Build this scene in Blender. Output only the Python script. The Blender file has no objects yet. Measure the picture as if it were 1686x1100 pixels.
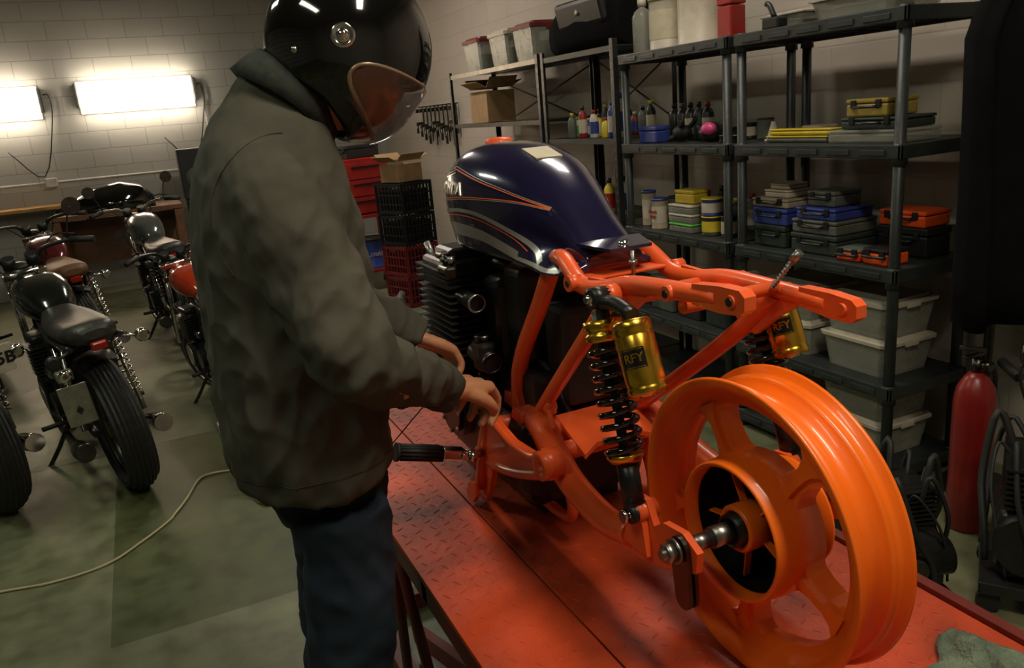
import bpy, bmesh, math, random
from mathutils import Vector as V, Matrix, Euler, noise
from mathutils.bvhtree import BVHTree
random.seed(7)
C=bpy.context.collection
rad=math.radians
# ---------------------------------------------------------------- materials
def mat(n,c,r=.5,m=0.0,var=.15,sc=20,bump=0.0,coat=0.0,alpha=1.0,emit=0.0,trans=0.0,spec=.5,bsc=None,bd=.01):
    M=bpy.data.materials.new(n);M.use_nodes=True;nt=M.node_tree;b=nt.nodes['Principled BSDF']
    tc=nt.nodes.new('ShaderNodeTexCoord');no=nt.nodes.new('ShaderNodeTexNoise');no.inputs['Scale'].default_value=sc;no.inputs['Detail'].default_value=4
    nt.links.new(tc.outputs['Object'],no.inputs['Vector'])
    cr=nt.nodes.new('ShaderNodeValToRGB');cr.color_ramp.elements[0].position=.3;cr.color_ramp.elements[1].position=.7
    cr.color_ramp.elements[0].color=(*[max(0,x*(1-var)) for x in c],1);cr.color_ramp.elements[1].color=(*[min(1,x*(1+var)) for x in c],1)
    nt.links.new(no.outputs['Fac'],cr.inputs['Fac']);nt.links.new(cr.outputs['Color'],b.inputs['Base Color'])
    b.inputs['Roughness'].default_value=r;b.inputs['Metallic'].default_value=m;b.inputs['Specular IOR Level'].default_value=spec
    b.inputs['Coat Weight'].default_value=coat;b.inputs['Coat Roughness'].default_value=.06
    b.inputs['Alpha'].default_value=alpha;b.inputs['Transmission Weight'].default_value=trans
    if emit: b.inputs['Emission Color'].default_value=(*c,1);b.inputs['Emission Strength'].default_value=emit
    if bump:
        n2=nt.nodes.new('ShaderNodeTexNoise');n2.inputs['Scale'].default_value=bsc or sc*4;n2.inputs['Detail'].default_value=6
        nt.links.new(tc.outputs['Object'],n2.inputs['Vector'])
        bp=nt.nodes.new('ShaderNodeBump');bp.inputs['Strength'].default_value=bump;bp.inputs['Distance'].default_value=bd
        nt.links.new(n2.outputs['Fac'],bp.inputs['Height']);nt.links.new(bp.outputs['Normal'],b.inputs['Normal'])
    return M
def blockwall(n,c,rot,c2):
    M=bpy.data.materials.new(n);M.use_nodes=True;nt=M.node_tree;b=nt.nodes['Principled BSDF'];b.inputs['Roughness'].default_value=.7
    tc=nt.nodes.new('ShaderNodeTexCoord');sp=nt.nodes.new('ShaderNodeSeparateXYZ');cb=nt.nodes.new('ShaderNodeCombineXYZ')
    nt.links.new(tc.outputs['Object'],sp.inputs[0]);nt.links.new(sp.outputs['Y' if rot else 'X'],cb.inputs[0]);nt.links.new(sp.outputs['Z'],cb.inputs[1])
    br=nt.nodes.new('ShaderNodeTexBrick');br.inputs['Scale'].default_value=1;br.inputs['Brick Width'].default_value=.4;br.inputs['Row Height'].default_value=.2
    br.inputs['Mortar Size'].default_value=.005;br.inputs['Mortar Smooth'].default_value=.4
    br.inputs['Color1'].default_value=(*c,1);br.inputs['Color2'].default_value=(*[x*.95 for x in c],1);br.inputs['Mortar'].default_value=(*c2,1)
    nt.links.new(cb.outputs[0],br.inputs['Vector'])
    no=nt.nodes.new('ShaderNodeTexNoise');no.inputs['Scale'].default_value=1.4;no.inputs['Detail'].default_value=6;nt.links.new(tc.outputs['Object'],no.inputs['Vector'])
    mx=nt.nodes.new('ShaderNodeMixRGB');mx.blend_type='MULTIPLY';mx.inputs['Fac'].default_value=.3
    nt.links.new(br.outputs['Color'],mx.inputs[1]);nt.links.new(no.outputs['Fac'],mx.inputs[2]);nt.links.new(mx.outputs[0],b.inputs['Base Color'])
    bp=nt.nodes.new('ShaderNodeBump');bp.inputs['Strength'].default_value=.3;bp.inputs['Distance'].default_value=.005;bp.invert=True
    nt.links.new(br.outputs['Fac'],bp.inputs['Height']);nt.links.new(bp.outputs['Normal'],b.inputs['Normal'])
    return M
def floormat():
    M=bpy.data.materials.new('concrete_floor');M.use_nodes=True;nt=M.node_tree;b=nt.nodes['Principled BSDF'];L=nt.links.new
    tc=nt.nodes.new('ShaderNodeTexCoord')
    def nz(s,d=8):
        no=nt.nodes.new('ShaderNodeTexNoise');no.inputs['Scale'].default_value=s;no.inputs['Detail'].default_value=d;L(tc.outputs['Object'],no.inputs['Vector']);return no
    a=nz(1.1);cr=nt.nodes.new('ShaderNodeValToRGB');cr.color_ramp.elements[0].position=.35;cr.color_ramp.elements[1].position=.68
    cr.color_ramp.elements[0].color=(.115,.125,.065,1);cr.color_ramp.elements[1].color=(.22,.225,.13,1);L(a.outputs['Fac'],cr.inputs[0])
    f=nz(9,10);c2=nt.nodes.new('ShaderNodeValToRGB');c2.color_ramp.elements[0].position=.35;c2.color_ramp.elements[0].color=(.6,.6,.55,1);c2.color_ramp.elements[1].position=.6;c2.color_ramp.elements[1].color=(1,1,1,1);L(f.outputs['Fac'],c2.inputs[0])
    m1=nt.nodes.new('ShaderNodeMixRGB');m1.blend_type='MULTIPLY';m1.inputs[0].default_value=.85;L(cr.outputs[0],m1.inputs[1]);L(c2.outputs[0],m1.inputs[2])
    sp=nt.nodes.new('ShaderNodeSeparateXYZ');L(tc.outputs['Object'],sp.inputs[0])
    def cmp(o,op,v):
        k=nt.nodes.new('ShaderNodeMath');k.operation=op;L(o,k.inputs[0]);k.inputs[1].default_value=v;return k.outputs[0]
    def mul(x,y):
        k=nt.nodes.new('ShaderNodeMath');k.operation='MULTIPLY';L(x,k.inputs[0]);L(y,k.inputs[1]);return k.outputs[0]
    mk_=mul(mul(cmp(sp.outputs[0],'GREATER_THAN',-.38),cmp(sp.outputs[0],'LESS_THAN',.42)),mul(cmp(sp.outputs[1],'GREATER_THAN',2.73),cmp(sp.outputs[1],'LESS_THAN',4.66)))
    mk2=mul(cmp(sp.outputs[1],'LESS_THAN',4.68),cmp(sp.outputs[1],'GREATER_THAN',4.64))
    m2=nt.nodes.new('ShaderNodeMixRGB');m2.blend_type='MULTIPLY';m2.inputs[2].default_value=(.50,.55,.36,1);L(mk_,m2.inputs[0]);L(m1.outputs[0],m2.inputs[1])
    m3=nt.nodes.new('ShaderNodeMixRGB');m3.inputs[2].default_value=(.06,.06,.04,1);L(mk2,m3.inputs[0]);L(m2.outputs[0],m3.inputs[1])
    L(m3.outputs[0],b.inputs['Base Color'])
    rr=nt.nodes.new('ShaderNodeMapRange');rr.inputs['To Min'].default_value=.3;rr.inputs['To Max'].default_value=.65;L(f.outputs['Fac'],rr.inputs['Value']);L(rr.outputs[0],b.inputs['Roughness'])
    bp=nt.nodes.new('ShaderNodeBump');bp.inputs['Strength'].default_value=.15;bp.inputs['Distance'].default_value=.01;L(f.outputs['Fac'],bp.inputs['Height']);L(bp.outputs[0],b.inputs['Normal'])
    return M
ORF=mat('orange_frame_paint',(.80,.105,.020),.38,0,.12,6,.05,.25)
ORW=mat('orange_wheel_paint',(.90,.160,.006),.36,0,.08,6,.04,.3)
LIFT=mat('red_lift_paint',(.40,.045,.010),.5,0,.5,5,.15,0,bsc=60)
LIFTD=mat('dark_red_steel',(.13,.014,.009),.5,0,.3,8)
BLK=mat('black_paint',(.012,.013,.013),.38,0,.2,10)
BLKM=mat('black_engine',(.017,.017,.017),.36,.35,.3,15,.1)
BLKG=mat('black_gloss',(.004,.004,.004),.08,0,0,5,0,1)
RUB=mat('rubber',(.013,.013,.012),.6,0,.2,20,.1)
TANK=mat('tank_blue_paint',(.016,.014,.054),.2,.3,.25,4,0,1)
SILV=mat('silver_paint',(.48,.46,.44),.25,.5,.1,10)
ORS=mat('orange_stripe',(.75,.13,.03),.35,0,.05)
CHR=mat('chrome',(.7,.68,.64),.15,1,.1,15)
STEEL=mat('steel',(.32,.31,.29),.35,1,.25,25,.05)
DST=mat('dark_steel',(.09,.085,.075),.32,1,.3,20)
GOLD=mat('gold_anodised',(.80,.47,.05),.24,1,.08,10)
ALU=mat('brushed_aluminium',(.42,.41,.38),.35,.9,.2,25)
JACK=mat('canvas_jacket',(.069,.066,.050),.9,0,.25,7,.12,bsc=700,bd=.002,spec=.2)
SEAM=mat('jacket_seam',(.045,.043,.033),.9,0,.2,30,spec=.2)
COLL=mat('corduroy_collar',(.030,.035,.030),.9,0,.25,60,.15,bd=.003,spec=.2)
DEN=mat('denim',(.013,.022,.034),.85,0,.5,9,.1,bsc=500,bd=.003,spec=.25)
SKIN=mat('skin',(.50,.225,.115),.5,0,.15,18,.1,bd=.003)
SHOE=mat('boot_leather',(.02,.014,.01),.5,0,.3)
SHELF=mat('shelf_plastic',(.020,.026,.025),.45,0,.25,12,.1)
CLEAR=mat('clear_plastic',(.42,.43,.36),.3,0,.1,10,0,0,.42)
GLASS=mat('visor',(.09,.05,.035),.03,0,.05,5,0,.8,.48)
WHITE=mat('white_plastic',(.50,.45,.36),.45,0,.1)
BEIGE=mat('beige_plastic',(.38,.31,.22),.5,0,.12)
CARD=mat('cardboard',(.34,.21,.10),.85,0,.15,12,.1)
BLUE=mat('blue_plastic',(.03,.05,.24),.4,0,.15)
GREY=mat('grey_plastic',(.10,.11,.09),.5,0,.2)
DGRN=mat('dark_green_plastic',(.026,.038,.030),.5,0,.2)
YEL=mat('yellow_plastic',(.6,.45,.03),.4,0,.12)
OCH=mat('ochre_case',(.30,.22,.04),.5,0,.15)
RED=mat('red_paint',(.30,.014,.010),.4,0,.2,10)
REDD=mat('extinguisher_red',(.20,.010,.008),.35,0,.2,10)
RED2=mat('dark_red_plastic',(.15,.012,.012),.5,0,.25)
OPL=mat('orange_plastic',(.80,.09,.01),.4,0,.12)
GRN=mat('green_label',(.1,.45,.05),.5,0,.1)
PINK=mat('pink_plastic',(.6,.05,.2),.4,0,.1)
WOOD=mat('pine_wood',(.42,.24,.08),.6,0,.3,6,.1)
WOODD=mat('brown_wood',(.14,.06,.025),.6,0,.3,6,.1)
CLOTH=mat('black_cloth',(.005,.005,.006),.95,0,.2,10,.1,spec=.1)
TEAL=mat('green_towel',(.12,.16,.11),.95,0,.5,14,.8,bsc=150)
CABLE=mat('cream_cable',(.42,.37,.22),.6,0,.1)
PAPER=mat('label_paper',(.50,.45,.32),.6,0,.1)
TUBE=mat('lamp_tube',(1,.86,.68),.5,0,0,5,emit=5)
LAMP=mat('lamp_housing',(.6,.57,.5),.5,0,.05)
SEATM=mat('seat_vinyl',(.03,.028,.025),.42,0,.4,14,.3)
TOR=mat('orange_bike_tank',(.42,.035,.010),.2,0,.1,5,0,.8)
TGR=mat('dark_bike_tank',(.012,.014,.012),.18,.3,.2,5,0,.9)
TSIL=mat('silver_bike_tank',(.10,.11,.10),.22,.5,.2,5,0,.9)
TRED=mat('maroon_bike_tank',(.10,.01,.012),.2,.2,.2,5,0,.8)
LENS=mat('red_lens',(.3,.01,.005),.15,0,.1,5,0,.5)
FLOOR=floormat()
# ---------------------------------------------------------------- mesh builder
def cat(pts,n):
    if n<=1 or len(pts)<3: return [(V(p)) for p in pts]
    P=[V(p) for p in pts];o=[]
    for i in range(len(P)-1):
        a=P[i-1] if i else P[0]*2-P[1];b=P[i];c=P[i+1];d=P[i+2] if i+2<len(P) else P[-1]*2-P[-2]
        for k in range(n):
            t=k/n;o.append(.5*((2*b)+(c-a)*t+(2*a-5*b+4*c-d)*t*t+(3*b-a-3*c+d)*t**3))
    o.append(P[-1]);return o
def R(x=0,y=0,z=0): return Euler((rad(x),rad(y),rad(z))).to_matrix()
class MB:
    def __init__(s): s.v=[];s.f=[];s.m=[];s.sm=[]
    def add(s,vs,fs,mi=0,sm=False):
        o=len(s.v);s.v+=[V(q) for q in vs]
        for f in fs: s.f.append([i+o for i in f]);s.m.append(mi);s.sm.append(sm)
    def box(s,c,d,rot=None,mi=0,bev=0.0,seg=2):
        bm=bmesh.new();bmesh.ops.create_cube(bm,size=1)
        for v in bm.verts: v.co=V((v.co.x*d[0],v.co.y*d[1],v.co.z*d[2]))
        if bev>0: bmesh.ops.bevel(bm,geom=bm.edges[:],offset=min(bev,min(d)*.45),segments=seg,affect='EDGES',profile=.5)
        bm.verts.index_update();vs=[v.co.copy() for v in bm.verts];fs=[[v.index for v in f.verts] for f in bm.faces];bm.free()
        if rot is not None: vs=[rot@v for v in vs]
        s.add([v+V(c) for v in vs],fs,mi,False);return s
    def lathe(s,o,ax,prof,n=24,mi=0,cap=True,sm=True,closed=False):
        o=V(o);ax=V(ax).normalized();u=ax.orthogonal().normalized();w=ax.cross(u);vs=[]
        for h,r in prof:
            for k in range(n):
                a=2*math.pi*k/n;vs.append(o+ax*h+(u*math.cos(a)+w*math.sin(a))*r)
        fs=[];m=len(prof)
        for i in range(m if closed else m-1):
            j=(i+1)%m
            for k in range(n):
                k2=(k+1)%n;fs.append([i*n+k,i*n+k2,j*n+k2,j*n+k])
        s.add(vs,fs,mi,sm)
        if cap and not closed:
            s.add(vs[:n],[list(range(n))[::-1]],mi);s.add(vs[-n:],[list(range(n))],mi)
        return s
    def cyl(s,a,b,r,r2=None,n=16,mi=0,cap=True):
        a=V(a);b=V(b);return s.lathe(a,b-a,[(0,r),((b-a).length,r if r2 is None else r2)],n,mi,cap)
    def tube(s,pts,rd,n=8,sub=4,mi=0,cap=True):
        P=cat(pts,sub)
        if isinstance(rd,(int,float)): RR=[rd]*len(P)
        else: RR=[q.x for q in cat([(x,0,0) for x in rd],sub)]
        T=[]
        for i in range(len(P)):
            a=P[max(0,i-1)];b=P[min(len(P)-1,i+1)];T.append((b-a).normalized() if (b-a).length>1e-9 else V((0,0,1)))
        u=T[0].orthogonal().normalized();vs=[]
        for i,p in enumerate(P):
            u=(u-T[i]*u.dot(T[i]));u=u.normalized() if u.length>1e-6 else T[i].orthogonal().normalized();w=T[i].cross(u)
            for k in range(n):
                a=2*math.pi*k/n;vs.append(p+(u*math.cos(a)+w*math.sin(a))*RR[i])
        fs=[[i*n+k,i*n+(k+1)%n,(i+1)*n+(k+1)%n,(i+1)*n+k] for i in range(len(P)-1) for k in range(n)]
        s.add(vs,fs,mi,True)
        if cap: s.add(vs[:n],[list(range(n))[::-1]],mi);s.add(vs[-n:],[list(range(n))],mi)
        return s
    def ell(s,c,r,rot=None,mi=0,n=16,m=10):
        if isinstance(r,(int,float)): r=(r,r,r)
        vs=[];c=V(c)
        for i in range(m+1):
            t=math.pi*i/m
            for k in range(n):
                a=2*math.pi*k/n;q=V((r[0]*math.sin(t)*math.cos(a),r[1]*math.sin(t)*math.sin(a),r[2]*math.cos(t)))
                vs.append((rot@q if rot is not None else q)+c)
        fs=[[i*n+k,(i+1)*n+k,(i+1)*n+(k+1)%n,i*n+(k+1)%n] for i in range(m) for k in range(n)]
        s.add(vs,fs,mi,True);return s
    def prism(s,poly,ext,mi=0):
        P=[V(p) for p in poly];E=V(ext);n=len(P);P=[p-E*.5 for p in P]
        s.add(P+[p+E for p in P],[list(range(n))[::-1],[n+i for i in range(n)]]+[[i,(i+1)%n,n+(i+1)%n,n+i] for i in range(n)],mi);return s
    def loft(s,rings,mi=0,cap=True,sm=True,closed=True):
        n=len(rings[0]);vs=[p for r in rings for p in r];kk=n if closed else n-1
        fs=[[i*n+k,i*n+(k+1)%n,(i+1)*n+(k+1)%n,(i+1)*n+k] for i in range(len(rings)-1) for k in range(kk)]
        s.add(vs,fs,mi,sm)
        if cap: s.add(rings[0],[list(range(n))[::-1]],mi);s.add(rings[-1],[list(range(n))],mi)
        return s
def worg(o):
    t=V((0,0,0))
    while o: t+=o.location;o=o.parent
    return t
def mk(mb,name,mats,parent=None,world=False,loc=(0,0,0),rz=0,weld=True):
    if not isinstance(mats,(list,tuple)): mats=[mats]
    off=worg(parent) if (world and parent) else V((0,0,0))
    me=bpy.data.meshes.new(name);me.from_pydata([v-off for v in mb.v],[],mb.f)
    for m in mats: me.materials.append(m)
    me.polygons.foreach_set('material_index',mb.m);me.polygons.foreach_set('use_smooth',mb.sm)
    bm=bmesh.new();bm.from_mesh(me)
    if weld: bmesh.ops.remove_doubles(bm,verts=bm.verts[:],dist=1e-6)
    bmesh.ops.recalc_face_normals(bm,faces=bm.faces[:]);bm.to_mesh(me);bm.free();me.update()
    o=bpy.data.objects.new(name,me);C.objects.link(o)
    if parent: o.parent=parent
    o.location=loc;o.rotation_euler=(0,0,rad(rz));return o
def bake(o):
    dg=bpy.context.evaluated_depsgraph_get();dg.update();nm=bpy.data.meshes.new_from_object(o.evaluated_get(dg));o.modifiers.clear();o.data=nm;return nm
def tag(o,label,cat_,group=None,kind=None):
    o['label']=label;o['category']=cat_
    if group:o['group']=group
    if kind:o['kind']=kind
    return o
def thing(name,loc,label,cat_,rz=0,group=None):
    e=bpy.data.objects.new(name,None);e.empty_display_size=.1;C.objects.link(e);e.location=loc;e.rotation_euler=(0,0,rad(rz));return tag(e,label,cat_,group)
def solo(mb,name,mats,label,cat_,loc=(0,0,0),rz=0,group=None):
    return tag(mk(mb,name,mats,None,False,loc,rz),label,cat_,group)
def struct(mb,name,m):
    o=mk(mb,name,m);o['kind']='structure';return o
def text(body,size,parent,org,right,up,m,name='lettering',world=True,fn=None,ext=.0004,bold=0):
    cu=bpy.data.curves.new('t','FONT');cu.body=body;cu.size=size;cu.align_x='CENTER';cu.align_y='CENTER';cu.extrude=ext;cu.offset=bold;cu.resolution_u=3
    o=bpy.data.objects.new('t',cu);C.objects.link(o);dg=bpy.context.evaluated_depsgraph_get();dg.update();me=bpy.data.meshes.new_from_object(o.evaluated_get(dg))
    bpy.data.objects.remove(o);mb=MB();r=V(right).normalized();u=V(up).normalized();n=r.cross(u)
    vs=[V(org)+r*v.co.x+u*v.co.y+n*v.co.z for v in me.vertices]
    if fn: vs=[fn(v,w.co.z) for v,w in zip(vs,me.vertices)]
    mb.add(vs,[list(p.vertices) for p in me.polygons]);bpy.data.meshes.remove(me)
    return mk(mb,name,m,parent,world)
# ---------------------------------------------------------------- room
X0,X1,Y0,Y1,H=-5.0,3.12,-2.6,10.6,3.7
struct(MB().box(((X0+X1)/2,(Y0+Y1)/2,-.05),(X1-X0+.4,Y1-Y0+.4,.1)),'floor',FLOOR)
struct(MB().box(((X0+X1)/2,(Y0+Y1)/2,H+.05),(X1-X0+.4,Y1-Y0+.4,.1)),'ceiling',mat('ceiling_paint',(.12,.12,.10),.9))
WB=blockwall('block_wall_far',(.44,.43,.38),0,(.29,.28,.25));WR=blockwall('block_wall_side',(.56,.50,.43),1,(.49,.435,.37))
struct(MB().box(((X0+X1)/2,Y1+.1,H/2),(X1-X0+.4,.2,H)),'wall_back',WB)
struct(MB().box((X1+.1,(Y0+Y1)/2,H/2),(.2,Y1-Y0,H)),'wall_right',WR)
struct(MB().box((X0-.1,(Y0+Y1)/2,H/2),(.2,Y1-Y0,H)),'wall_left',WB)
struct(MB().box(((X0+X1)/2,Y0-.1,H/2),(X1-X0+.4,.2,H)),'wall_front',WB)
struct(MB().cyl((-4.9,10.57,1.28),(1.9,10.57,1.28),.014,n=10).box((-.88,10.555,1.28),(.12,.06,.1),bev=.008).cyl((.9,10.57,1.28),(.9,10.57,2.05),.012,n=8),'trim_1',mat('conduit_paint',(.5,.48,.44),.5))
def walllamp(x,z):
    t=thing('wall_lamp',(x,10.6,z),'glowing fluorescent fixture mounted on block wall','lamp',group='fluorescent wall lamps')
    mk(MB().box((0,-.02,0),(1.24,.04,.36),bev=.01),'housing',LAMP,t)
    for k in (-.11,0,.11): mk(MB().cyl((-.6,-.085,k),(.6,-.085,k),.045,n=14),'lamp_tube',TUBE,t)
    for sx in (-1,1): mk(MB().box((sx*.63,-.06,.02),(.03,.1,.26),bev=.005),'end_cap',BLK,t)
    mk(MB().tube([(.66,-.05,.08),(.72,-.05,.06),(.7,-.05,-.2),(.5,-.05,-.8),(.2,-.05,-.5)],.007,6),'power_cord',BLK,t)
    l=bpy.data.lights.new('lamp_light','AREA');l.shape='RECTANGLE';l.size=1.2;l.size_y=.4;l.energy=26;l.color=(1,.86,.70)
    lo=bpy.data.objects.new('lamp_light',l);C.objects.link(lo);lo.parent=t;lo.location=(0,-.16,0);lo.rotation_euler=(rad(90),0,0)
    l=bpy.data.lights.new('lamp_light','POINT');l.shadow_soft_size=.2;l.energy=2.6;l.color=(1,.86,.70)
    lo=bpy.data.objects.new('lamp_light',l);C.objects.link(lo);lo.parent=t;lo.location=(0,-.45,0)
walllamp(.19,2.17);walllamp(-1.43,2.15)
def ceillamp(x,y,e,col=(1,.88,.72),rz=0,ln=1.2,z=3.35):
    t=thing('ceiling_lamp',(x,y,z),'white fluorescent batten hanging from the ceiling','lamp',rz=rz,group='ceiling lamps')
    mk(MB().box((0,0,.05),(.26,ln+.06,.06),bev=.01).cyl((0,-.4,.06),(0,-.4,H-z),.006,n=6).cyl((0,.4,.06),(0,.4,H-z),.006,n=6),'housing',LAMP,t)
    for k in (-.07,.07): mk(MB().cyl((k,-ln/2,0),(k,ln/2,0),.018,n=10),'lamp_tube',TUBE,t)
    l=bpy.data.lights.new('lamp_light','AREA');l.shape='RECTANGLE';l.size=.24;l.size_y=ln;l.energy=e;l.color=col
    lo=bpy.data.objects.new('lamp_light',l);C.objects.link(lo);lo.parent=t;lo.location=(0,0,-.03)
ceillamp(.85,.1,48,(1,.87,.68));ceillamp(1.9,2.9,23,(1,.90,.76));ceillamp(-1.2,3.8,24,(.92,1,.76));ceillamp(1.3,6.8,46,(1,.90,.78));ceillamp(-1.1,.6,12,(.92,1,.80))
# ---------------------------------------------------------------- shelving
def plastic_shelf(y0,y1):
    t=thing('shelving_unit',(2.535,y0,0),'black plastic five tier shelving unit against the wall','shelf',group='black plastic shelving units')
    w=y1-y0
    for z in (.06,.42,.90,1.37,1.85):
        b=MB().box((.225,w/2,z+.018),(.44,w-.01,.012)).box((.008,w/2,z),(.016,w,.052),bev=.004).box((.442,w/2,z),(.016,w,.052),bev=.004).box((.225,.008,z),(.45,.016,.052),bev=.004).box((.225,w-.008,z),(.45,.016,.052),bev=.004)
        for k in range(5): b.box((-.002,w*(.14+.18*k),z-.003),(.006,w*.13,.022),bev=.002)
        for k in range(1,8): b.box((.225,w*k/8,z+.002),(.43,.008,.03))
        mk(b,'shelf',SHELF,t)
    for x in (.03,.42):
        for y in (.03,w-.03):
            b=MB().cyl((x,y,0),(x,y,1.86),.0215,n=14)
            for z in (.06,.42,.90,1.37,1.85): b.cyl((x,y,z-.05),(x,y,z+.03),.03,.027,n=14)
            mk(b,'post',SHELF,t)
plastic_shelf(2.10,3.02);plastic_shelf(3.06,3.98)
def metal_shelf(y0,y1,zs,col,lab):
    t=thing('shelving_unit',(2.56,y0,0),lab,'shelf');w=y1-y0
    for z in zs: mk(MB().box((.22,w/2,z),(.42,w,.006)).box((.008,w/2,z-.012),(.004,w,.032)).box((.432,w/2,z-.012),(.004,w,.032)),'shelf',col,t)
    for x,sx in ((0.003,1),(.437,-1)):
        for y,sy in ((.003,1),(w-.003,-1)):
            b=MB().box((x+sx*.016,y,.99),(.034,.003,1.98)).box((x,y+sy*.016,.99),(.003,.034,1.98))
            for k in range(38): b.box((x-sx*.001,y+sy*.016,.06+k*.05),(.004,.008,.018),mi=1)
            mk(b,'post',[BLK,GREY],t)
    mk(MB().tube([(.44,.02,1.5),(.44,w-.02,1.9)],.006,6,1).tube([(.44,.02,1.9),(.44,w-.02,1.5)],.006,6,1),'cross_brace',BLK,t)
metal_shelf(4.06,4.96,(.1,.5,.95,1.42,1.94),SHELF,'black perforated metal shelving unit with bottles on it')
metal_shelf(5.0,6.68,(.1,.6,1.1,1.55,1.95),DST,'grey metal shelving unit with boxes on it')
# ---------------------------------------------------------------- items
def case(name,loc,d,m,label,cat_='case',rz=0,handle=True,lid=None,group=None):
    t=thing(name,loc,label,cat_,rz,group);x,y,z=d
    mk(MB().box((0,0,z*.36),(x,y,z*.72),bev=.008),'body',m,t)
    mk(MB().box((0,0,z*.87),(x*1.02,y*1.02,z*.26),bev=.006),'lid',lid or m,t)
    if handle:
        mk(MB().tube([(-x/2,-.05,z*.55),(-x/2-.02,-.045,z*.55),(-x/2-.02,.045,z*.55),(-x/2,.05,z*.55)],.006,6,2),'handle',BLK,t)
        for s in (-1,1): mk(MB().box((-x/2-.003,s*y*.3,z*.72),(.01,.025,.03),bev=.002),'latch',BLK,t)
    return t
def bottle(loc,h,r,m,capm,label,lm=None,name='bottle',cat_='bottle',neck=.35,group=None):
    t=thing(name,loc,label,cat_,0,group)
    mk(MB().lathe((0,0,0),(0,0,1),[(0,r*.9),(.006,r),(h*.68,r),(h*.78,r*.75),(h*.84,r*neck),(h*.88,r*neck)],18),'body',m,t)
    mk(MB().cyl((0,0,h*.87),(0,0,h),r*neck*1.25,n=12),'cap',capm,t)
    if lm: mk(MB().lathe((0,0,0),(0,0,1),[(h*.15,r*1.015),(h*.58,r*1.015)],18,cap=False),'label',lm,t)
    return t
def can(loc,h,r,m,lidm,label,lm=None,name='can',cat_='can',group=None):
    t=thing(name,loc,label,cat_,0,group)
    mk(MB().lathe((0,0,0),(0,0,1),[(0,r),(.004,r*1.03),(.008,r),(h*.93,r),(h*.95,r*1.03)],20),'body',m,t)
    mk(MB().lathe((0,0,h*.93),(0,0,1),[(0,r*1.05),(h*.07,r*1.05),(h*.07,r*.9),(h*.05,r*.88)],20),'lid',lidm,t)
    if lm: mk(MB().lathe((0,0,0),(0,0,1),[(h*.2,r*1.015),(h*.75,r*1.015)],20,cap=False),'label',lm,t)
    return t
def tub(loc,d,label,rz=0,lid=None,name='storage_tub',group=None):
    t=thing(name,loc,label,'storage bin',rz,group);x,y,z=d;a=.86
    def ring(s,h): return [V((q*x/2*s,w*y/2*s,h)) for q,w in ((-1,-.85),(-.9,-1),(.9,-1),(1,-.85),(1,.85),(.9,1),(-.9,1),(-1,.85))]
    mk(MB().loft([ring(a,0),ring(.98,z*.84),ring(1.01,z*.84),ring(1.01,z*.88),ring(.96,z*.88),ring(a-.03,.006)],cap=True,sm=False),'body',CLEAR,t)
    mk(MB().loft([ring(1.04,z*.84),ring(1.05,z*.93),ring(.98,z*.95),ring(.94,z*.93),ring(.90,z*.93),ring(.86,z)],sm=False),'lid',lid or WHITE,t)
    mk(MB().box((-.02,0,z*.28),(x*.6,y*.6,z*.45),bev=.02),'contents',GREY,t)
    for s in (-1,1): mk(MB().box((-.0,s*y*.51,z*.84),(x*.25,.012,z*.14),bev=.003),'latch',lid or WHITE,t)
    return t
Z2,Z3,Z4,ZT,ZB=1.395,.925,.445,1.875,.085
case('parts_organizer',(2.73,2.35,Z2),(.22,.36,.05),CLEAR,'clear plastic parts organizer under a stack of cases',handle=False)
case('tool_case',(2.73,2.33,Z2+.052),(.20,.28,.045),DGRN,'flat dark green tool case in a stack')
case('tool_case',(2.73,2.36,Z2+.099),(.17,.20,.07),OCH,'mustard yellow box on top of stacked cases')
for k,(y,zz) in enumerate(((2.74,0),(2.72,.03))):
    case('spirit_level',(2.68,y,Z2+zz),(.07,.36,.028),(YEL if k else GREY),'yellow and grey spirit level lying on the shelf','level',handle=False,lid=YEL)
solo(MB().lathe((0,0,0),(0,0,1),[(0,.04),(.01,.04),(.011,.03),(.09,.008)],16),'funnel',WHITE,'small white plastic funnel standing on the shelf','funnel',(2.72,2.955,Z2))
solo(MB().box((0,0,.02),(.08,.12,.04),bev=.012).cyl((0,.06,.02),(0,.09,.03),.012),'drill_battery',BLKM,'small black battery tool on the shelf','tool',(2.87,2.61,Z2))
case('small_box',(2.87,2.82,Z2),(.1,.12,.06),BEIGE,'small cream box behind the spirit levels','box',handle=False)
tub((2.75,2.42,ZT),(.3,.42,.09),'low clear storage tub on the top shelf')
tub((2.78,2.85,ZT),(.25,.25,.07),'low clear storage tub on the top shelf')
solo(MB().box((0,0,.025),(.06,.1,.05),bev=.01).tube([(0,0,.05),(0,.03,.1),(0,.05,.11)],.012,8),'clamp',BLK,'small black clamp sitting on the top shelf','tool',(2.6,2.82,ZT))
case('tool_case',(2.74,2.86,Z3),(.26,.20,.10),DGRN,'black green plastic tool case at the bottom of a stack')
case('tool_case',(2.73,2.86,Z3+.102),(.24,.22,.075),BLUE,'blue plastic tool case in a stack')
case('tool_case',(2.72,2.87,Z3+.179),(.2,.23,.04),BEIGE,'flat beige plastic case on a blue case')
case('small_box',(2.72,2.86,Z3+.221),(.14,.15,.035),WHITE,'small white box on a beige case','box',handle=False)
case('small_box',(2.72,2.85,Z3+.258),(.12,.12,.025),BEIGE,'small cream box on top of the stack','box',handle=False)
case('tool_case',(2.73,2.58,Z3),(.26,.26,.085),DGRN,'dark green tool case on the shelf')
case('tool_case',(2.72,2.58,Z3+.087),(.24,.25,.06),GREY,'dark grey tool case in a stack')
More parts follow.
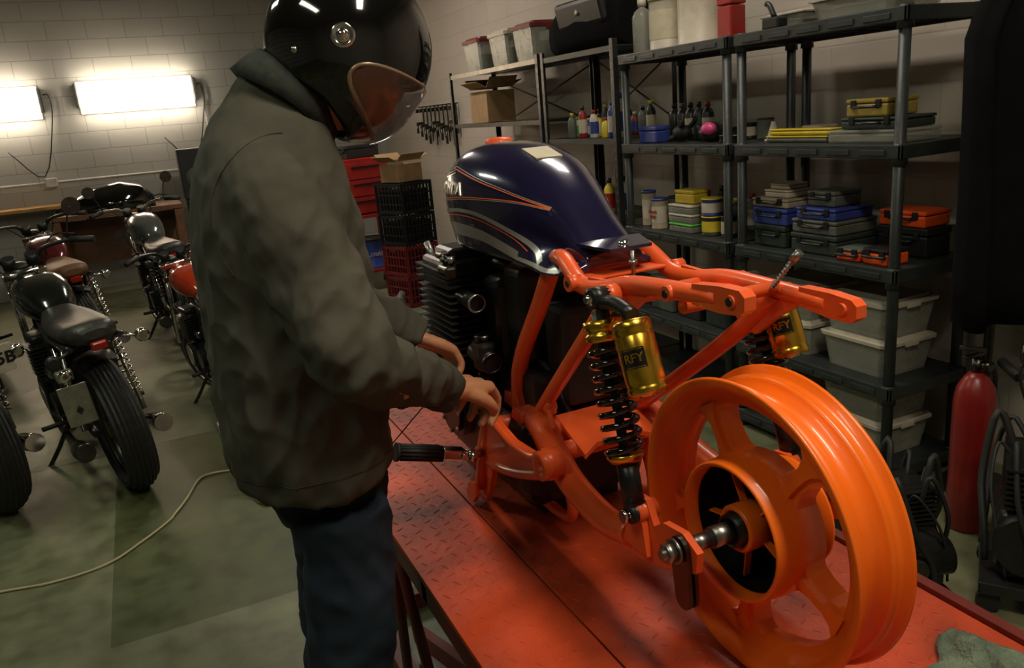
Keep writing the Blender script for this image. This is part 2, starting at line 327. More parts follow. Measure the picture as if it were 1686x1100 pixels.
case('tool_case',(2.71,2.57,Z3+.149),(.22,.22,.05),BLUE,'bright blue plastic case in a stack')
case('tool_case',(2.72,2.58,Z3+.201),(.16,.15,.065),GREY,'small grey green case on a blue case')
case('tool_case',(2.86,2.29,Z3),(.14,.24,.12),BLK,'black tool case on the shelf')
case('tool_case',(2.86,2.29,Z3+.122),(.15,.22,.065),OPL,'orange plastic case on a black case')
case('tool_case',(2.64,2.37,Z3),(.12,.12,.05),OPL,'orange and black tool case near the shelf edge',lid=GREY)
case('tool_case',(2.64,2.235,Z3),(.12,.12,.065),OPL,'orange and black tool case near the shelf edge',lid=BLK)
for k,(y,z) in enumerate(((2.355,Z4),(2.355,Z4+.165),(2.765,Z4),(2.765,Z4+.165),(2.355,ZB),(2.765,ZB),(2.355,ZB+.165))):
    tub((2.75,y,z),(.30,.34,.16),'clear storage tub with white lid on the shelf',group='clear storage tubs')
bottle((2.66,3.90,ZT),.28,.055,CLEAR,WHITE,'clear plastic jug on the top shelf')
can((2.68,3.70,ZT),.26,.095,WHITE,BEIGE,'white plastic pail with printed label',PAPER,'pail','bucket')
can((2.68,3.42,ZT),.30,.115,WHITE,WHITE,'large white plastic pail on the top shelf',None,'pail','bucket')
case('red_box',(2.66,3.17,ZT),(.09,.10,.2),RED,'upright red box on the top shelf','box',handle=False)
t=thing('messenger_bag',(2.78,4.52,1.945),'black bag with flap and buckle on the top shelf','bag')
b=MB();rings=[]
for k in range(9):
    u=k/8;y=-.42+.84*u;hh=.25+.08*math.sin(u*math.pi)+.02*math.sin(u*17);dd=.15+.04*math.sin(u*math.pi)
    rings.append([V((math.copysign(abs(math.cos(a))**.6,math.cos(a))*dd,y,hh/2+math.copysign(abs(math.sin(a))**.6,math.sin(a))*hh/2)) for a in [2*math.pi*i/16 for i in range(16)]])
b.loft(rings);mk(b,'body',CLOTH,t)
mk(MB().box((-.17,-.05,.22),(.06,.55,.16),R(0,-14,0),bev=.025),'flap',BLK,t)
mk(MB().tube([(-.05,-.3,.26),(-.02,-.2,.36),(-.02,.1,.38),(-.05,.3,.26)],.014,8),'strap',BLK,t)
mk(MB().lathe((-.20,-.05,.22),(-1,0,.1),[(0,.02),(.006,.018),(.01,.01)],14),'buckle',ALU,t)
for y,m in ((5.35,RED2),(5.78,WHITE),(6.3,RED2)):
    tub((2.78,y,1.956),(.3,.34,.26),'clear storage box with coloured lid on metal shelf',lid=m)
def carton(loc,d,label,rz=0):
    t=thing('cardboard_box',loc,label,'box',rz);x,y,z=d;w=.004
    mk(MB().box((0,0,w/2),(x,y,w)).box((-x/2,0,z/2),(w,y,z)).box((x/2,0,z/2),(w,y,z)).box((0,-y/2,z/2),(x,w,z)).box((0,y/2,z/2),(x,w,z)),'body',CARD,t)
    for sx in (-1,1): mk(MB().box((sx*(x/2+x*.16),0,z+.05),(x*.38,y,w),R(0,-sx*28,0)),'flap',CARD,t)
    for sy in (-1,1): mk(MB().box((0,sy*(y/2+y*.12),z+.06),(x,y*.36,w),R(sy*40,0,0)),'flap',CARD,t)
carton((2.74,6.2,1.558),(.24,.34,.24),'brown cardboard box on metal shelf')
cols=[(BLK,BLK,None),(BLK,GREY,None),(BLK,BLK,PAPER),(DGRN,BLK,None),(BLK,RED,PAPER)]
for k in range(5):
    m,c,l=cols[k];bottle((2.84,3.88-k*.075,Z2),.2,.032,m,c,'black oil bottle in a row on the shelf',l,group='black bottles on the shelf')
bottle((2.66,4.25,1.424),.22,.032,BLUE,BLUE,'blue spray can on metal shelf',WHITE,'spray_can','can')
bottle((2.66,4.16,1.424),.26,.028,WHITE,BLUE,'white spray can with blue cap',BLUE,'spray_can','can')
for k,(m,c,l,h) in enumerate(((YEL,RED,None,.12),(GRN,WHITE,WHITE,.1),(WHITE,RED,BLUE,.17),(YEL,BLK,PAPER,.14),(RED,BLK,WHITE,.2),(BLUE,WHITE,WHITE,.12),(GREY,YEL,None,.16),(WHITE,GRN,GRN,.13))):
    bottle((2.66+.08*(k%2),4.33+k*.07,1.424),h,.028,m,c,'small colourful bottle on metal shelf',l,group='small bottles on metal shelf')
for k in range(9): bottle((2.86,4.14+.085*k,1.424),.2-.03*(k%3),.03,[BLK,GREY,RED2,DGRN,OCH][k%5],[YEL,BLK,WHITE][k%3],'bottle in the rear row on metal shelf',[PAPER,None,BLUE][k%3],group='rear row of bottles on metal shelf')
bottle((2.66,5.15,1.554),.24,.03,RED,WHITE,'red spray can on grey metal shelf',None,'spray_can','can')
case('blue_bin',(2.66,3.82,Z2),(.1,.16,.09),BLUE,'small blue plastic bin on the shelf','bin',handle=False)
t=thing('angle_grinder',(2.70,3.38,Z2),'black and pink power tool with coiled cord','tool')
mk(MB().ell((0,0,.05),(.06,.08,.05)).tube([(0,.07,.05),(0,.10,.08),(.04,.11,.06),(.06,.08,.02),(.05,.0,.012)],.012,8).cyl((0,-.07,.03),(0,-.15,.05),.018),'body',BLKM,t)
mk(MB().ell((-.03,-.02,.065),(.035,.05,.035)),'guard',PINK,t)
t=thing('pliers',(2.70,3.62,Z2),'dark hand tool with curved handles on the shelf','tool')
mk(MB().tube([(-.05,.06,.015),(0,.0,.05),(.03,-.05,.09),(.02,-.09,.12)],.014,8).tube([(.05,.06,.015),(0,.02,.06),(-.04,-.05,.1),(-.08,-.08,.1)],.014,8).ell((0,0,.05),(.05,.06,.04)),'body',RUB,t)
for y in (3.14,3.22): can((2.66,y,Z2),.035,.03,BLKM,STEEL,'low round tin on the shelf',group='low tins on the shelf')
for k,y in enumerate((3.16,3.28,3.42)): can((2.86,y,Z2),.1-.02*k,.04,[GREY,BLK,DGRN][k],BLK,'dark tin behind the power tool',PAPER if k==1 else None)
can((2.66,3.90,Z3),.2,.04,BEIGE,BLUE,'large jar with printed label',WHITE,'jar','jar')
can((2.77,3.80,Z3),.16,.04,GREY,BLK,'grey jar with paper label',PAPER,'jar','jar')
jar=can((2.62,3.74,Z3),.17,.045,BEIGE,BLUE,'cream jar with red dressing label',WHITE,'jar','jar')
text('miracle\nwhip',.028,jar,(-.047,0,.085),(0,-1,0),(0,0,1),RED,world=False,bold=.0008)
for k in range(3): case('food_container',(2.68,3.53,Z3+.05*k),(.16,.2,.048),CLEAR,'stackable clear food container',handle=False,lid=WHITE if k else GRN,group='clear food containers')
case('small_box',(2.68,3.53,Z3+.152),(.1,.16,.07),YEL,'yellow cardboard box on food containers','box',handle=False)
can((2.66,3.33,Z3),.1,.055,DGRN,YEL,'yellow lidded tin on the shelf',YEL)
can((2.66,3.33,Z3+.102),.09,.055,BLUE,YEL,'blue tin stacked on another tin',WHITE)
can((2.66,3.20,Z3),.11,.04,BLK,BLK,'black tin on the shelf',PAPER)
for k in range(6): bottle((2.88,3.16+.12*k,Z3),.22-.03*(k%3),.036,[BLK,GREY,DGRN][k%3],[BLK,RED,YEL][k%3],'dark bottle in the rear row on the shelf',[None,PAPER][k%2],group='rear row of dark bottles')
for k in range(4): bottle((2.68,4.2+.16*k,.954),.24-.02*k,.035,[WHITE,YEL,BLK,RED][k],BLK,'bottle standing on metal shelf',[BLUE,RED,PAPER,WHITE][k],group='bottles on lower metal shelf')
for k in range(3): case('tool_case',(2.75,3.25+.25*k,Z4),(.26,.20,.2),[DGRN,BLK,GREY][k],'dark tool case on lower shelf')
# ---------------------------------------------------------------- lift
lx0,lx1,lz=.371,1.149,.74
L=thing('motorcycle_lift',(.76,1.3,0),'red steel tread plate motorcycle lift table','lift table')
def plate(x0,x1,y0,y1,name):
    b=MB().box(((x0+x1)/2,(y0+y1)/2,lz-.006),(x1-x0,y1-y0,.012),bev=.001)
    nx=int((x1-x0)/.034);ny=int((y1-y0)/.034)
    for i in range(nx):
        for j in range(ny):
            cx=x0+.02+i*.034;cy=y0+.02+j*.034;a=rad(90+28) if (i+j)%2 else rad(28);d=V((math.cos(a),math.sin(a),0));n=V((-d.y,d.x,0));c=V((cx,cy,lz))
            b.add([c-d*.012,c-n*.003,c+d*.012,c+n*.003,c-d*.007+V((0,0,.0013)),c+d*.007+V((0,0,.0013))],[[0,1,5,4],[1,2,5],[2,3,4,5],[3,0,4]],0)
    return mk(b,name,LIFT,L,True)
plate(.573+.004,lx1,.1,2.6,'deck');plate(lx0,.573,.1,2.6,'side_panel')
b=MB()
for x in (lx0+.012,lx1-.012,.573): b.box((x,1.35,lz-.035),(.024,2.5,.045))
for y in (.12,.7,1.4,2.1,2.58): b.box(((lx0+lx1)/2,y,lz-.035),(lx1-lx0,.03,.04))
b.box((lx1+.012,1.35,lz-.005),(.022,2.5,.03));mk(b,'deck_frame',LIFTD,L,True)
for x in (.5,1.02):
    mk(MB().box((x,1.35,.39),(.03,1.75,.05),R(22,0,0)),'scissor_arm',LIFTD,L,True);mk(MB().box((x+.035,1.35,.39),(.03,1.75,.05),R(-22,0,0)),'scissor_arm',LIFTD,L,True)
mk(MB().box((.46,1.35,.03),(.05,2.2,.06)).box((1.06,1.35,.03),(.05,2.2,.06)).box((.76,.3,.03),(.6,.05,.06)).box((.76,2.4,.03),(.6,.05,.06)),'base_frame',LIFTD,L,True)
for yy in (1.95,1.55): mk(MB().tube([(.40,1.75,.70),(.44,yy,.02)],.014,8,1),'side_leg',LIFTD,L,True)
solo(MB().box((0,0,.0145),(.20,.34,.029),bev=.004),'support_block',BLK,'black block under the motorcycle engine on the lift','block',(.80,1.66,.7425))
# ---------------------------------------------------------------- main motorcycle
M=thing('motorcycle',(.79,1.3,.744),'stripped custom motorcycle with bright orange frame and blue tank','motorcycle')
SEC=[(1.275,.060,1.368,1.342,.088),(1.30,.064,1.390,1.336,.118),(1.35,.070,1.430,1.331,.122),(1.42,.086,1.484,1.333,.116),(1.50,.112,1.530,1.336,.118),(1.60,.138,1.560,1.340,.132),(1.70,.147,1.571,1.343,.138),(1.77,.143,1.568,1.350,.130),(1.825,.124,1.551,1.366,.108),(1.855,.080,1.518,1.395,.072)]
def sec(y):
    S=SEC;y=max(S[0][0],min(S[-1][0],y))
    for i in range(len(S)-1):
        if y<=S[i+1][0]:
            t=(y-S[i][0])/(S[i+1][0]-S[i][0])
            a=S[max(0,i-1)];b=S[i];c=S[i+1];d=S[min(len(S)-1,i+2)];o=[]
            for k in range(1,5):
                m1=(c[k]-a[k])/(c[0]-a[0]) if c[0]!=a[0] else 0;m2=(d[k]-b[k])/(d[0]-b[0]) if d[0]!=b[0] else 0;h=c[0]-b[0]
                o.append((2*t**3-3*t*t+1)*b[k]+(t**3-2*t*t+t)*h*m1+(-2*t**3+3*t*t)*c[k]+(t**3-t*t)*h*m2)
            return o
NN=2.5
def hw(y,z):
    w,zt,zb,wb=sec(y);zw=zb+.40*(zt-zb)
    if z>=zw:
        q=min(1,(z-zw)/(zt-zw));return w*max(0,1-q**NN)**(1/NN)
    t=max(0,(z-zb)/(zw-zb));t=t*t*(3-2*t)*.6+.4*math.sqrt(t);return wb+(w-wb)*t
rings=[];ny=60
for j in range(ny+1):
    y=1.275+(1.855-1.275)*j/ny;w,zt,zb,wb=sec(y);zw=zb+.40*(zt-zb);hp=[]
    for k in range(9): z=zb+(zw-zb)*k/9;hp.append((hw(y,z),z))
    for k in range(19):
        a=math.pi/2*k/18;hp.append((w*math.cos(a)**(2/NN) if k<18 else 0,zw+(zt-zw)*math.sin(a)**(2/NN)))
    ring=[V((.79-x,y,z)) for x,z in hp]+[V((.79+x,y,z)) for x,z in hp[-2::-1]]
    ring+=[V((.79+wb*.8,y,zb-.006)),V((.79+wb*.5,y,zb+.002)),V((.79,y,zb+.003)),V((.79-wb*.5,y,zb+.002)),V((.79-wb*.8,y,zb-.006))]
    rings.append(ring)
tank=mk(MB().loft(rings),'fuel_tank',TANK,M,True)
def strip(pts,w0,w1,m,name,off=.0012,side=-1):
    P=cat([(0,a,b) for a,b in pts],14);b=MB();A=[];n=len(P)
    for i,p in enumerate(P):
        t=(P[min(n-1,i+1)]-P[max(0,i-1)]).normalized();nn=V((0,-t.z,t.y));w=(w0+(w1-w0)*i/(n-1))/2;row=[]
        for k in range(5):
            q=p+nn*w*(k-2)/2;row.append(V((.79+side*(hw(q.y,q.z)+off),q.y,q.z)))
        A.append(row)
    b.loft(A,cap=False,closed=False);return mk(b,name,m,tank,True)
for sd in (-1,1):
    strip([(1.80,1.422),(1.70,1.432),(1.60,1.427),(1.50,1.398),(1.42,1.368),(1.385,1.345)],.007,.012,SILV,'stripe',side=sd)
    strip([(1.80,1.412),(1.70,1.421),(1.60,1.416),(1.50,1.388),(1.44,1.362)],.0025,.0025,ORS,'stripe',side=sd)
    strip([(1.80,1.385),(1.70,1.388),(1.60,1.382),(1.52,1.362),(1.47,1.350)],.032,.018,SILV,'stripe',side=sd)
    strip([(1.48,1.346),(1.40,1.340),(1.35,1.337),(1.30,1.341)],.008,.006,SILV,'stripe',side=sd)
    strip([(1.79,1.525),(1.70,1.515),(1.55,1.485),(1.40,1.446)],.0028,.0022,ORS,'stripe',side=sd)
    strip([(1.79,1.530),(1.70,1.520),(1.55,1.489),(1.40,1.448)],.0022,.0015,SILV,'stripe',side=sd)
    strip([(1.79,1.452),(1.65,1.463),(1.50,1.460),(1.40,1.445)],.0025,.0022,ORS,'stripe',side=sd)
    strip([(1.79,1.448),(1.65,1.459),(1.50,1.457),(1.40,1.443)],.0022,.0015,SILV,'stripe',side=sd)
def conf(v,z): return V((.79-hw(v.y,v.z)-.002-z*2,v.y,v.z))
text('HONDA',.036,tank,(.65,1.745,1.478),(0,-1,0),(0,0,1),SILV,fn=conf,bold=.0014,ext=.001)
b=MB()
for k in range(5): b.prism([(.65,1.79-.004*k,1.499+.007*k),(.65,1.725+.006*k,1.511+.006*k),(.65,1.725+.006*k,1.515+.006*k),(.65,1.79-.004*k,1.503+.007*k)],(.001,0,0))
b.v=[V((.79-hw(v.y,v.z)-.0025,v.y,v.z)) for v in b.v];mk(b,'wing_emblem',SILV,tank,True)
mk(MB().lathe((.79,1.77,1.558),(0,0,1),[(0,.034),(.014,.034),(.02,.026),(.022,.01)],24),'filler_cap',OPL,tank,True)
mk(MB().box((.79,1.55,1.5465),(.062,.07,.003),R(16,0,0)),'warning_sticker',PAPER,tank,True)
mk(MB().prism([(.745,1.22,1.380),(.835,1.22,1.380),(.86,1.30,1.386),(.72,1.30,1.386)],(0,0,.006)),'mounting_tongue',TANK,tank,True)
mk(MB().cyl((.79,1.245,1.376),(.79,1.245,1.391),.011,n=10),'tank_bolt',CHR,tank,True)
fr=MB();TR=.0165
def both(f):
    for s in (-1,1): f(lambda x,y,z:(.79+s*x,y,z-(.048*max(0,min(1,(1.3-y)/.5)) if s>0 and z>1.30 else 0)),s)
def rails(P,s):
    fr.tube([P(.03,1.90,1.40),P(.04,1.6,1.34),P(.065,1.42,1.345),P(.088,1.322,1.360),P(.098,1.24,1.326),P(.100,1.162,1.330),P(.100,1.08,1.35),P(.100,.98,1.360),P(.100,.85,1.369)],[TR,TR,TR,TR,.017,.0165,.0155,.015,.013],12,5)
    fr.prism([P(.1,.90,1.352),P(.1,.84,1.350),P(.1,.80,1.354),P(.1,.79,1.362),P(.1,.79,1.380),P(.1,.80,1.388),P(.1,.84,1.388),P(.1,.90,1.382)],(.020,0,0))
    fr.cyl(P(.085,.815,1.371),P(.114,.815,1.371),.009,n=12)
    fr.tube([P(.075,1.38,1.352),P(.084,1.40,1.305),P(.09,1.435,1.245),P(.096,1.47,1.192),P(.1,1.505,1.140),P(.1,1.538,1.085),P(.1,1.553,1.03),P(.1,1.572,.93),P(.1,1.62,.84),P(.1,1.75,.79),P(.1,1.95,.79),P(.08,2.02,.9),P(.02,1.97,1.38)],.0185,12,5)
    fr.prism([P(.1,1.60,1.02),P(.1,1.535,1.03),P(.1,1.50,.96),P(.1,1.47,.92),P(.1,1.50,.86),P(.1,1.60,.83),P(.1,1.64,.90)],(.03,0,0))
    fr.cyl(P(.075,1.50,.985),P(.135,1.50,.985),.026,n=20)
    fr.tube([P(.1,1.15,1.33),P(.125,1.12,1.335),P(.15,1.09,1.337)],.012,10,3);fr.cyl(P(.12,1.085,1.337),P(.143,1.085,1.337),.018,n=16)
    fr.prism([P(.1,1.22,1.300),P(.1,1.20,1.345),P(.1,1.00,1.355),P(.1,1.06,1.312),P(.1,1.14,1.292)],(.010,0,0))
    fr.cyl(P(.1,.95,1.360),P(.120,.95,1.360),.012,n=14);fr.cyl(P(.1,1.24,1.33),P(.126,1.24,1.33),.015,n=14)
    fr.prism([P(.1,1.44,1.04),P(.1,1.40,1.06),P(.1,1.38,1.03),P(.1,1.42,1.00)],(.01,0,0));fr.cyl(P(.09,1.40,1.04),P(.112,1.40,1.04),.014,n=14)
    fr.tube([P(.1,1.60,.85),P(.1,1.50,.80),P(.1,1.36,.80),P(.1,1.33,.84),P(.1,1.36,.93)],.012,10,4)
both(rails)
fr.tube([(.69,1.545,.915),(.69,1.36,1.098),(.69,1.182,1.272),(.69,1.12,1.34)],.016,12,3)
fr.tube([(.89,.96,1.325),(.89,1.03,1.255),(.89,1.18,1.14),(.89,1.42,.97),(.89,1.53,.915)],[.019,.016,.015,.015,.015],12,3)
fr.prism([(.89,1.08,1.325),(.89,.88,1.328),(.89,.95,1.285),(.89,1.0,1.245),(.89,1.04,1.25)],(.010,0,0))
for y,z,r_ in ((1.30,1.340,.013),(1.14,1.310,.013),(.95,1.335,.011)): fr.cyl((.70,y,z),(.88,y,z),r_,n=12)
fr.box((.79,1.26,1.330),(.18,.05,.006),bev=.002);fr.box((.79,1.06,1.325),(.18,.06,.006),R(-4,8,0),bev=.002)
fr.cyl((.66,1.50,.985),(.92,1.50,.985),.018,n=14);fr.cyl((.69,1.60,.86),(.89,1.60,.86),.016,n=14)
fr.cyl((.79,1.95,1.30),(.79,1.97,1.40),.03,n=18)
frame=mk(fr,'frame',ORF,M,True)
for x,y,z in ((.675,.815,1.371),(.903,.815,1.325),(.669,.95,1.360),(.663,1.24,1.33)): mk(MB().cyl((x-.001,y,z),(x+.003,y,z),.006,n=12),'bolt_hole',BLK,frame,True)
p0=V((.86,.935,1.34));p1=V((.876,.905,1.388));b=MB().cyl(p0,p1,.003,n=8)
for k in range(10): b.cyl(p0.lerp(p1,k/10),p0.lerp(p1,k/10+.04),.0045,n=8)
mk(b.cyl(p1-V((.001,-.003,.004)),p1+V((.004,-.007,.010)),.007,n=8),'threaded_rod',STEEL,frame,True)
mk(MB().cyl((.76,1.17,1.33),(.76,1.17,1.385),.004,n=8).cyl((.76,1.17,1.36),(.76,1.17,1.368),.008,n=6),'threaded_rod',STEEL,frame,True)
# peg bracket
BX=.612
b=MB().prism([(BX,1.570,.995),(BX,1.50,.990),(BX,1.42,.974),(BX,1.33,.980),(BX,1.285,1.006),(BX,1.255,1.008),(BX,1.236,.985),(BX,1.245,.955),(BX,1.32,.925),(BX,1.45,.885),(BX,1.545,.862),(BX,1.575,.80),(BX,1.60,.765),(BX,1.650,.77),(BX,1.64,.84),(BX,1.615,.90)],(.014,0,0))
b.tube([(BX-.006,1.56,.988),(BX-.006,1.50,.982),(BX-.006,1.42,.966),(BX-.006,1.33,.972),(BX-.006,1.285,.99)],.0115,8,3)
b.tube([(BX-.006,1.565,.870),(BX-.006,1.45,.892),(BX-.006,1.33,.932),(BX-.006,1.275,.962)],.0105,8,3)
b.tube([(BX+.0,1.56,.985),(BX-.006,1.595,.90),(BX-.010,1.61,.83),(BX-.012,1.63,.785)],.0135,8,3)
b.lathe((BX-.024,1.262,.982),(1,0,0),[(0,.029),(.044,.029),(.044,.014),(0,.014)],22,closed=True)
b.cyl((BX-.02,1.60,.885),(.69,1.60,.885),.015,n=12);b.cyl((BX,1.54,.97),(.70,1.54,.96),.018,n=12)
for dx in (-.030,.006): b.prism([(BX+dx,1.60,.81),(BX+dx,1.635,.80),(BX+dx,1.66,.765),(BX+dx,1.65,.75),(BX+dx,1.625,.75),(BX+dx,1.60,.775)],(.012,0,0))
mk(b,'footpeg_bracket',ORF,M,True)
peg=mk(MB().cyl((.40,1.58,.945),(.50,1.58,.915),.0175,n=18).cyl((.396,1.58,.946),(.402,1.58,.944),.021,n=18),'footpeg',RUB,M,True)
b=MB()
for k in range(14):
    a=2*math.pi*k/14;o=V((0,math.cos(a)*.018,math.sin(a)*.018));b.cyl(V((.402,1.58,.944))+o,V((.498,1.58,.9155))+o,.0022,n=5)
o=mk(b,'rubber_rib',RUB,peg,True);o['kind']='stuff'
mk(MB().box((.525,1.58,.908),(.055,.030,.026),R(0,17,0),bev=.004).cyl((.545,1.555,.902),(.545,1.605,.902),.007,n=10).cyl((.55,1.58,.9),(.60,1.585,.886),.009,n=12).cyl((.562,1.57,.885),(.575,1.57,.90),.013,n=6),'peg_clevis',CHR,peg,True)
b=MB()
def arm(P,s):
    b.tube([P(.10,1.49,.985),P(.12,1.40,.992),P(.135,1.32,.966),P(.141,1.24,.936),P(.144,1.12,.918),P(.145,1.03,.933)],[.026,.029,.028,.027,.026,.023],16,6)
    b.prism([P(.146,1.06,.912),P(.146,1.06,.955),P(.146,1.005,1.02),P(.146,.975,1.022),P(.146,.955,.985),P(.146,.93,1.003),P(.146,.88,1.008),P(.146,.845,.99),P(.146,.85,.955),P(.146,.92,.925),P(.146,1.0,.905)],(.012,0,0))
    b.prism([P(.158,1.03,.93),P(.158,1.0,1.015),P(.158,.98,1.015),P(.158,.97,.98),P(.158,.96,.93)],(.012,0,0))
    b.cyl(P(.13,.985,1.0),P(.168,.985,1.0),.017,n=16)
both(arm)
b.cyl((.68,1.40,.985),(.90,1.40,.985),.027,n=18).cyl((.68,1.33,.965),(.90,1.33,.965),.02,n=16)
b.prism([(.70,1.28,.965),(.74,1.30,.975),(.84,1.30,.975),(.88,1.28,.965),(.88,1.40,1.01),(.70,1.40,1.01)],(0,0,.01))
b.prism([(.66,1.36,1.02),(.66,1.33,1.02),(.66,1.345,1.055)],(.008,0,0))
mk(b,'swingarm',ORF,M,True)
def shock(s):
    P=lambda x,y,z:V((.79+s*x,y,z))
    A=P(.155,1.085,1.337 if s<0 else 1.312);Bq=P(.166,.985,1.0);d=(A-Bq).normalized();Ln=(A-Bq).length
    at=lambda q:Bq+d*q
    sh=mk(MB().cyl(at(.02),at(Ln-.03),.0085,n=12).cyl(at(.02),at(.085),.018,n=16).cyl(at(.2),at(Ln-.02),.015,n=14).lathe(A-V((.015,0,0)),(1,0,0),[(0,.018),(.03,.018),(.03,.008),(0,.008)],18,closed=True).lathe(Bq-V((.013,0,0)),(1,0,0),[(0,.016),(.026,.016),(.026,.007),(0,.007)],18,closed=True).box(tuple(at(.018)),(.03,.025,.03),bev=.005).tube([A+V((0,-.005,-.01)),A+V((0,-.05,.0)),A+V((0,-.10,-.01))],.012,8,3),'shock_absorber',BLKM,M,True)
    n=9;pts=[];u=d.orthogonal().normalized();w=d.cross(u);q0,q1=.095,Ln-.075
    for k in range(n*14+1):
        a=2*math.pi*k/14;q=q0+(q1-q0)*k/(n*14);pts.append(at(q)+(u*math.cos(a)+w*math.sin(a))*.0285)
    mk(MB().tube(pts,.0056,8,1),'coil_spring',BLKG,sh,True)
    mk(MB().lathe(at(q1+.004),d,[(0,.032),(.012,.032),(.014,.029),(.018,.029),(.02,.032),(.034,.032),(.036,.02)],24),'spring_collar',GOLD,sh,True)
    mk(MB().lathe(at(q0-.012),d,[(0,.024),(.01,.031),(.014,.031)],24),'spring_seat',GOLD,sh,True)
    if s<0: r0=P(.170,.968,1.322);r1=P(.170,.928,1.222)
    else: r0=P(.165,1.030,1.290);r1=P(.165,.990,1.196)
    rr_=.030
    dd=(r1-r0).normalized();l=(r1-r0).length
    res=mk(MB().lathe(r0,dd,[(-.004,rr_-.005),(0,rr_-.001),(.012,rr_),(.014,rr_-.0013),(.02,rr_-.0013),(.022,rr_),(l-.02,rr_),(l-.018,rr_-.0013),(l-.012,rr_-.0013),(l-.01,rr_),(l,rr_-.0005),(l,.018),(l-.006,.016)],32),'gas_reservoir',GOLD,sh,True)
    mk(MB().lathe(r1,dd,[(-.007,.016),(.003,.014),(.004,.005)],16),'reservoir_cap',CHR,res,True)
    mid=(r0+r1)/2;uu=V((-.72,-.69,0));uu=(uu-dd*uu.dot(dd)).normalized();ww=dd.cross(uu)
    def cur(a,h,off): return mid+dd*h+(uu*math.cos(a)+ww*math.sin(a))*(rr_+.0003+off)
    mk(MB().loft([[cur(-.60+1.2*i/12,h,0) for i in range(13)] for h in (-.016,-.005,.005,.014)],cap=False,closed=False),'badge',BLKG,res,True)
    for hh in (-.014,.012): mk(MB().loft([[cur(-.52+1.04*i/12,h,.0004) for i in range(13)] for h in (hh-.0006,hh+.0006)],cap=False,closed=False),'badge_border',GOLD,res,True)
    def fn(v,z):
        q=v-mid;return cur(q.dot(ww)/rr_,q.dot(dd),.0006+abs(z))
    text('RFY',.0175,res,mid-dd*.001,-ww if (-ww).dot(V((1,0,0)))>0 else ww,-dd,GOLD,fn=fn,bold=.0005)
    mk(MB().cyl(Bq-V((.02,0,0)),Bq+V((.02,0,0)),.0065,n=10).cyl(Bq-V((.026,0,0)),Bq-V((.018,0,0)),.012,n=6),'lower_bolt',CHR,sh,True)
    mk(MB().cyl(A-V((.024,0,0)),A+V((.02,0,0)),.0065,n=10),'upper_bolt',CHR,sh,True)
shock(-1);shock(1)
WC=V((.79,.88,.984));RR=.2415
prof=[(-.050,RR),(-.046,RR-.003),(-.043,RR-.012),(-.030,RR-.016),(-.027,RR-.012),(-.022,RR-.018),(-.016,RR-.034),(.016,RR-.034),(.022,RR-.018),(.027,RR-.012),(.030,RR-.016),(.043,RR-.012),(.046,RR-.003),(.050,RR),(.052,RR-.004),(.049,RR-.016),(.040,RR-.024),(.026,RR-.030),(.020,RR-.048),(-.020,RR-.048),(-.026,RR-.030),(-.040,RR-.024),(-.049,RR-.016),(-.052,RR-.004)]
wh=mk(MB().lathe(WC,(1,0,0),prof,96,closed=True),'rear_wheel_rim',ORW,M,True)
for k in range(5):
    a=2*math.pi*k/5+rad(31)
    er=V((0,math.sin(a),math.cos(a)));et=V((0,math.cos(a),-math.sin(a)))
    sp=MB();prf=[(.106,.034),(.118,.021),(.138,.016),(.162,.016),(.180,.022),(.197,.046)]
    sp.prism([WC+er*r_+et*t for r_,t in prf]+[WC+er*r_-et*t for r_,t in prf[::-1]],(.036,0,0))
    sp.prism([WC+er*r_+et*t*.40 for r_,t in prf]+[WC+er*r_-et*t*.40 for r_,t in prf[::-1]],(.050,0,0))
    mk(sp,'spoke',ORW,wh,True)
hub=mk(MB().lathe(WC,(1,0,0),[(-.066,.111),(-.069,.108),(-.066,.103),(.02,.100),(.02,.114),(-.02,.115)],64,closed=True),'wheel_hub',ORW,wh,True)
b=MB().lathe(WC,(1,0,0),[(-.050,.038),(-.055,.034),(-.050,.027),(-.0,.027),(-.0,.038)],32,closed=True)
for k in range(5):
    a=2*math.pi*k/5+.5;er=V((0,math.sin(a),math.cos(a)));et=V((0,math.cos(a),-math.sin(a)));o_=V((.020,0,0))
    b.prism([WC+er*.035+et*.0015-o_,WC+er*.0985+et*.0015-o_,WC+er*.0985-et*.0015-o_,WC+er*.035-et*.0015-o_],(.012,0,0))
mk(b,'hub_web',ORW,hub,True)
HUBSHADE=mat('hub_shade_black',(.004,.004,.004),.8,0,.2,spec=.1)
mk(MB().lathe(WC,(1,0,0),[(-.046,.0995),(-.002,.0990),(-.002,.030)],48,cap=False).lathe(WC,(1,0,0),[(.004,.0995),(.010,.0995)],48),'hub_shade_cup',HUBSHADE,hub,True)  # black cup and disc added as the shade inside the open hub
mk(MB().lathe(WC,(1,0,0),[(-.064,.023),(-.066,.019),(-.064,.0265),(-.01,.0265)],28),'wheel_bearing',BLKM,hub,True)
mk(MB().lathe(WC,(1,0,0),[(.055,.0),(.058,.09),(.062,.09),(.064,.0)],40,cap=False),'brake_plate',ORW,wh,True)
AZ=.984
ax=mk(MB().cyl((.598,.88,AZ),(.99,.88,AZ),.0085,n=16).cyl((.690,.88,AZ),(.73,.88,AZ),.017,n=20).cyl((.655,.88,AZ),(.690,.88,AZ),.013,n=20).lathe((.605,.88,AZ),(1,0,0),[(0,.016),(.014,.016)],6).lathe((.62,.88,AZ),(1,0,0),[(0,.020),(.004,.020)],20),'axle',STEEL,M,True)
poly=[]
for k in range(13): a=math.pi*k/12;poly.append((.632,.88+.021*math.cos(a),AZ+.021*math.sin(a)))
for k in range(13): a=math.pi+math.pi*k/12;poly.append((.632,.872+.018*math.cos(a),AZ-.08+.018*math.sin(a)))
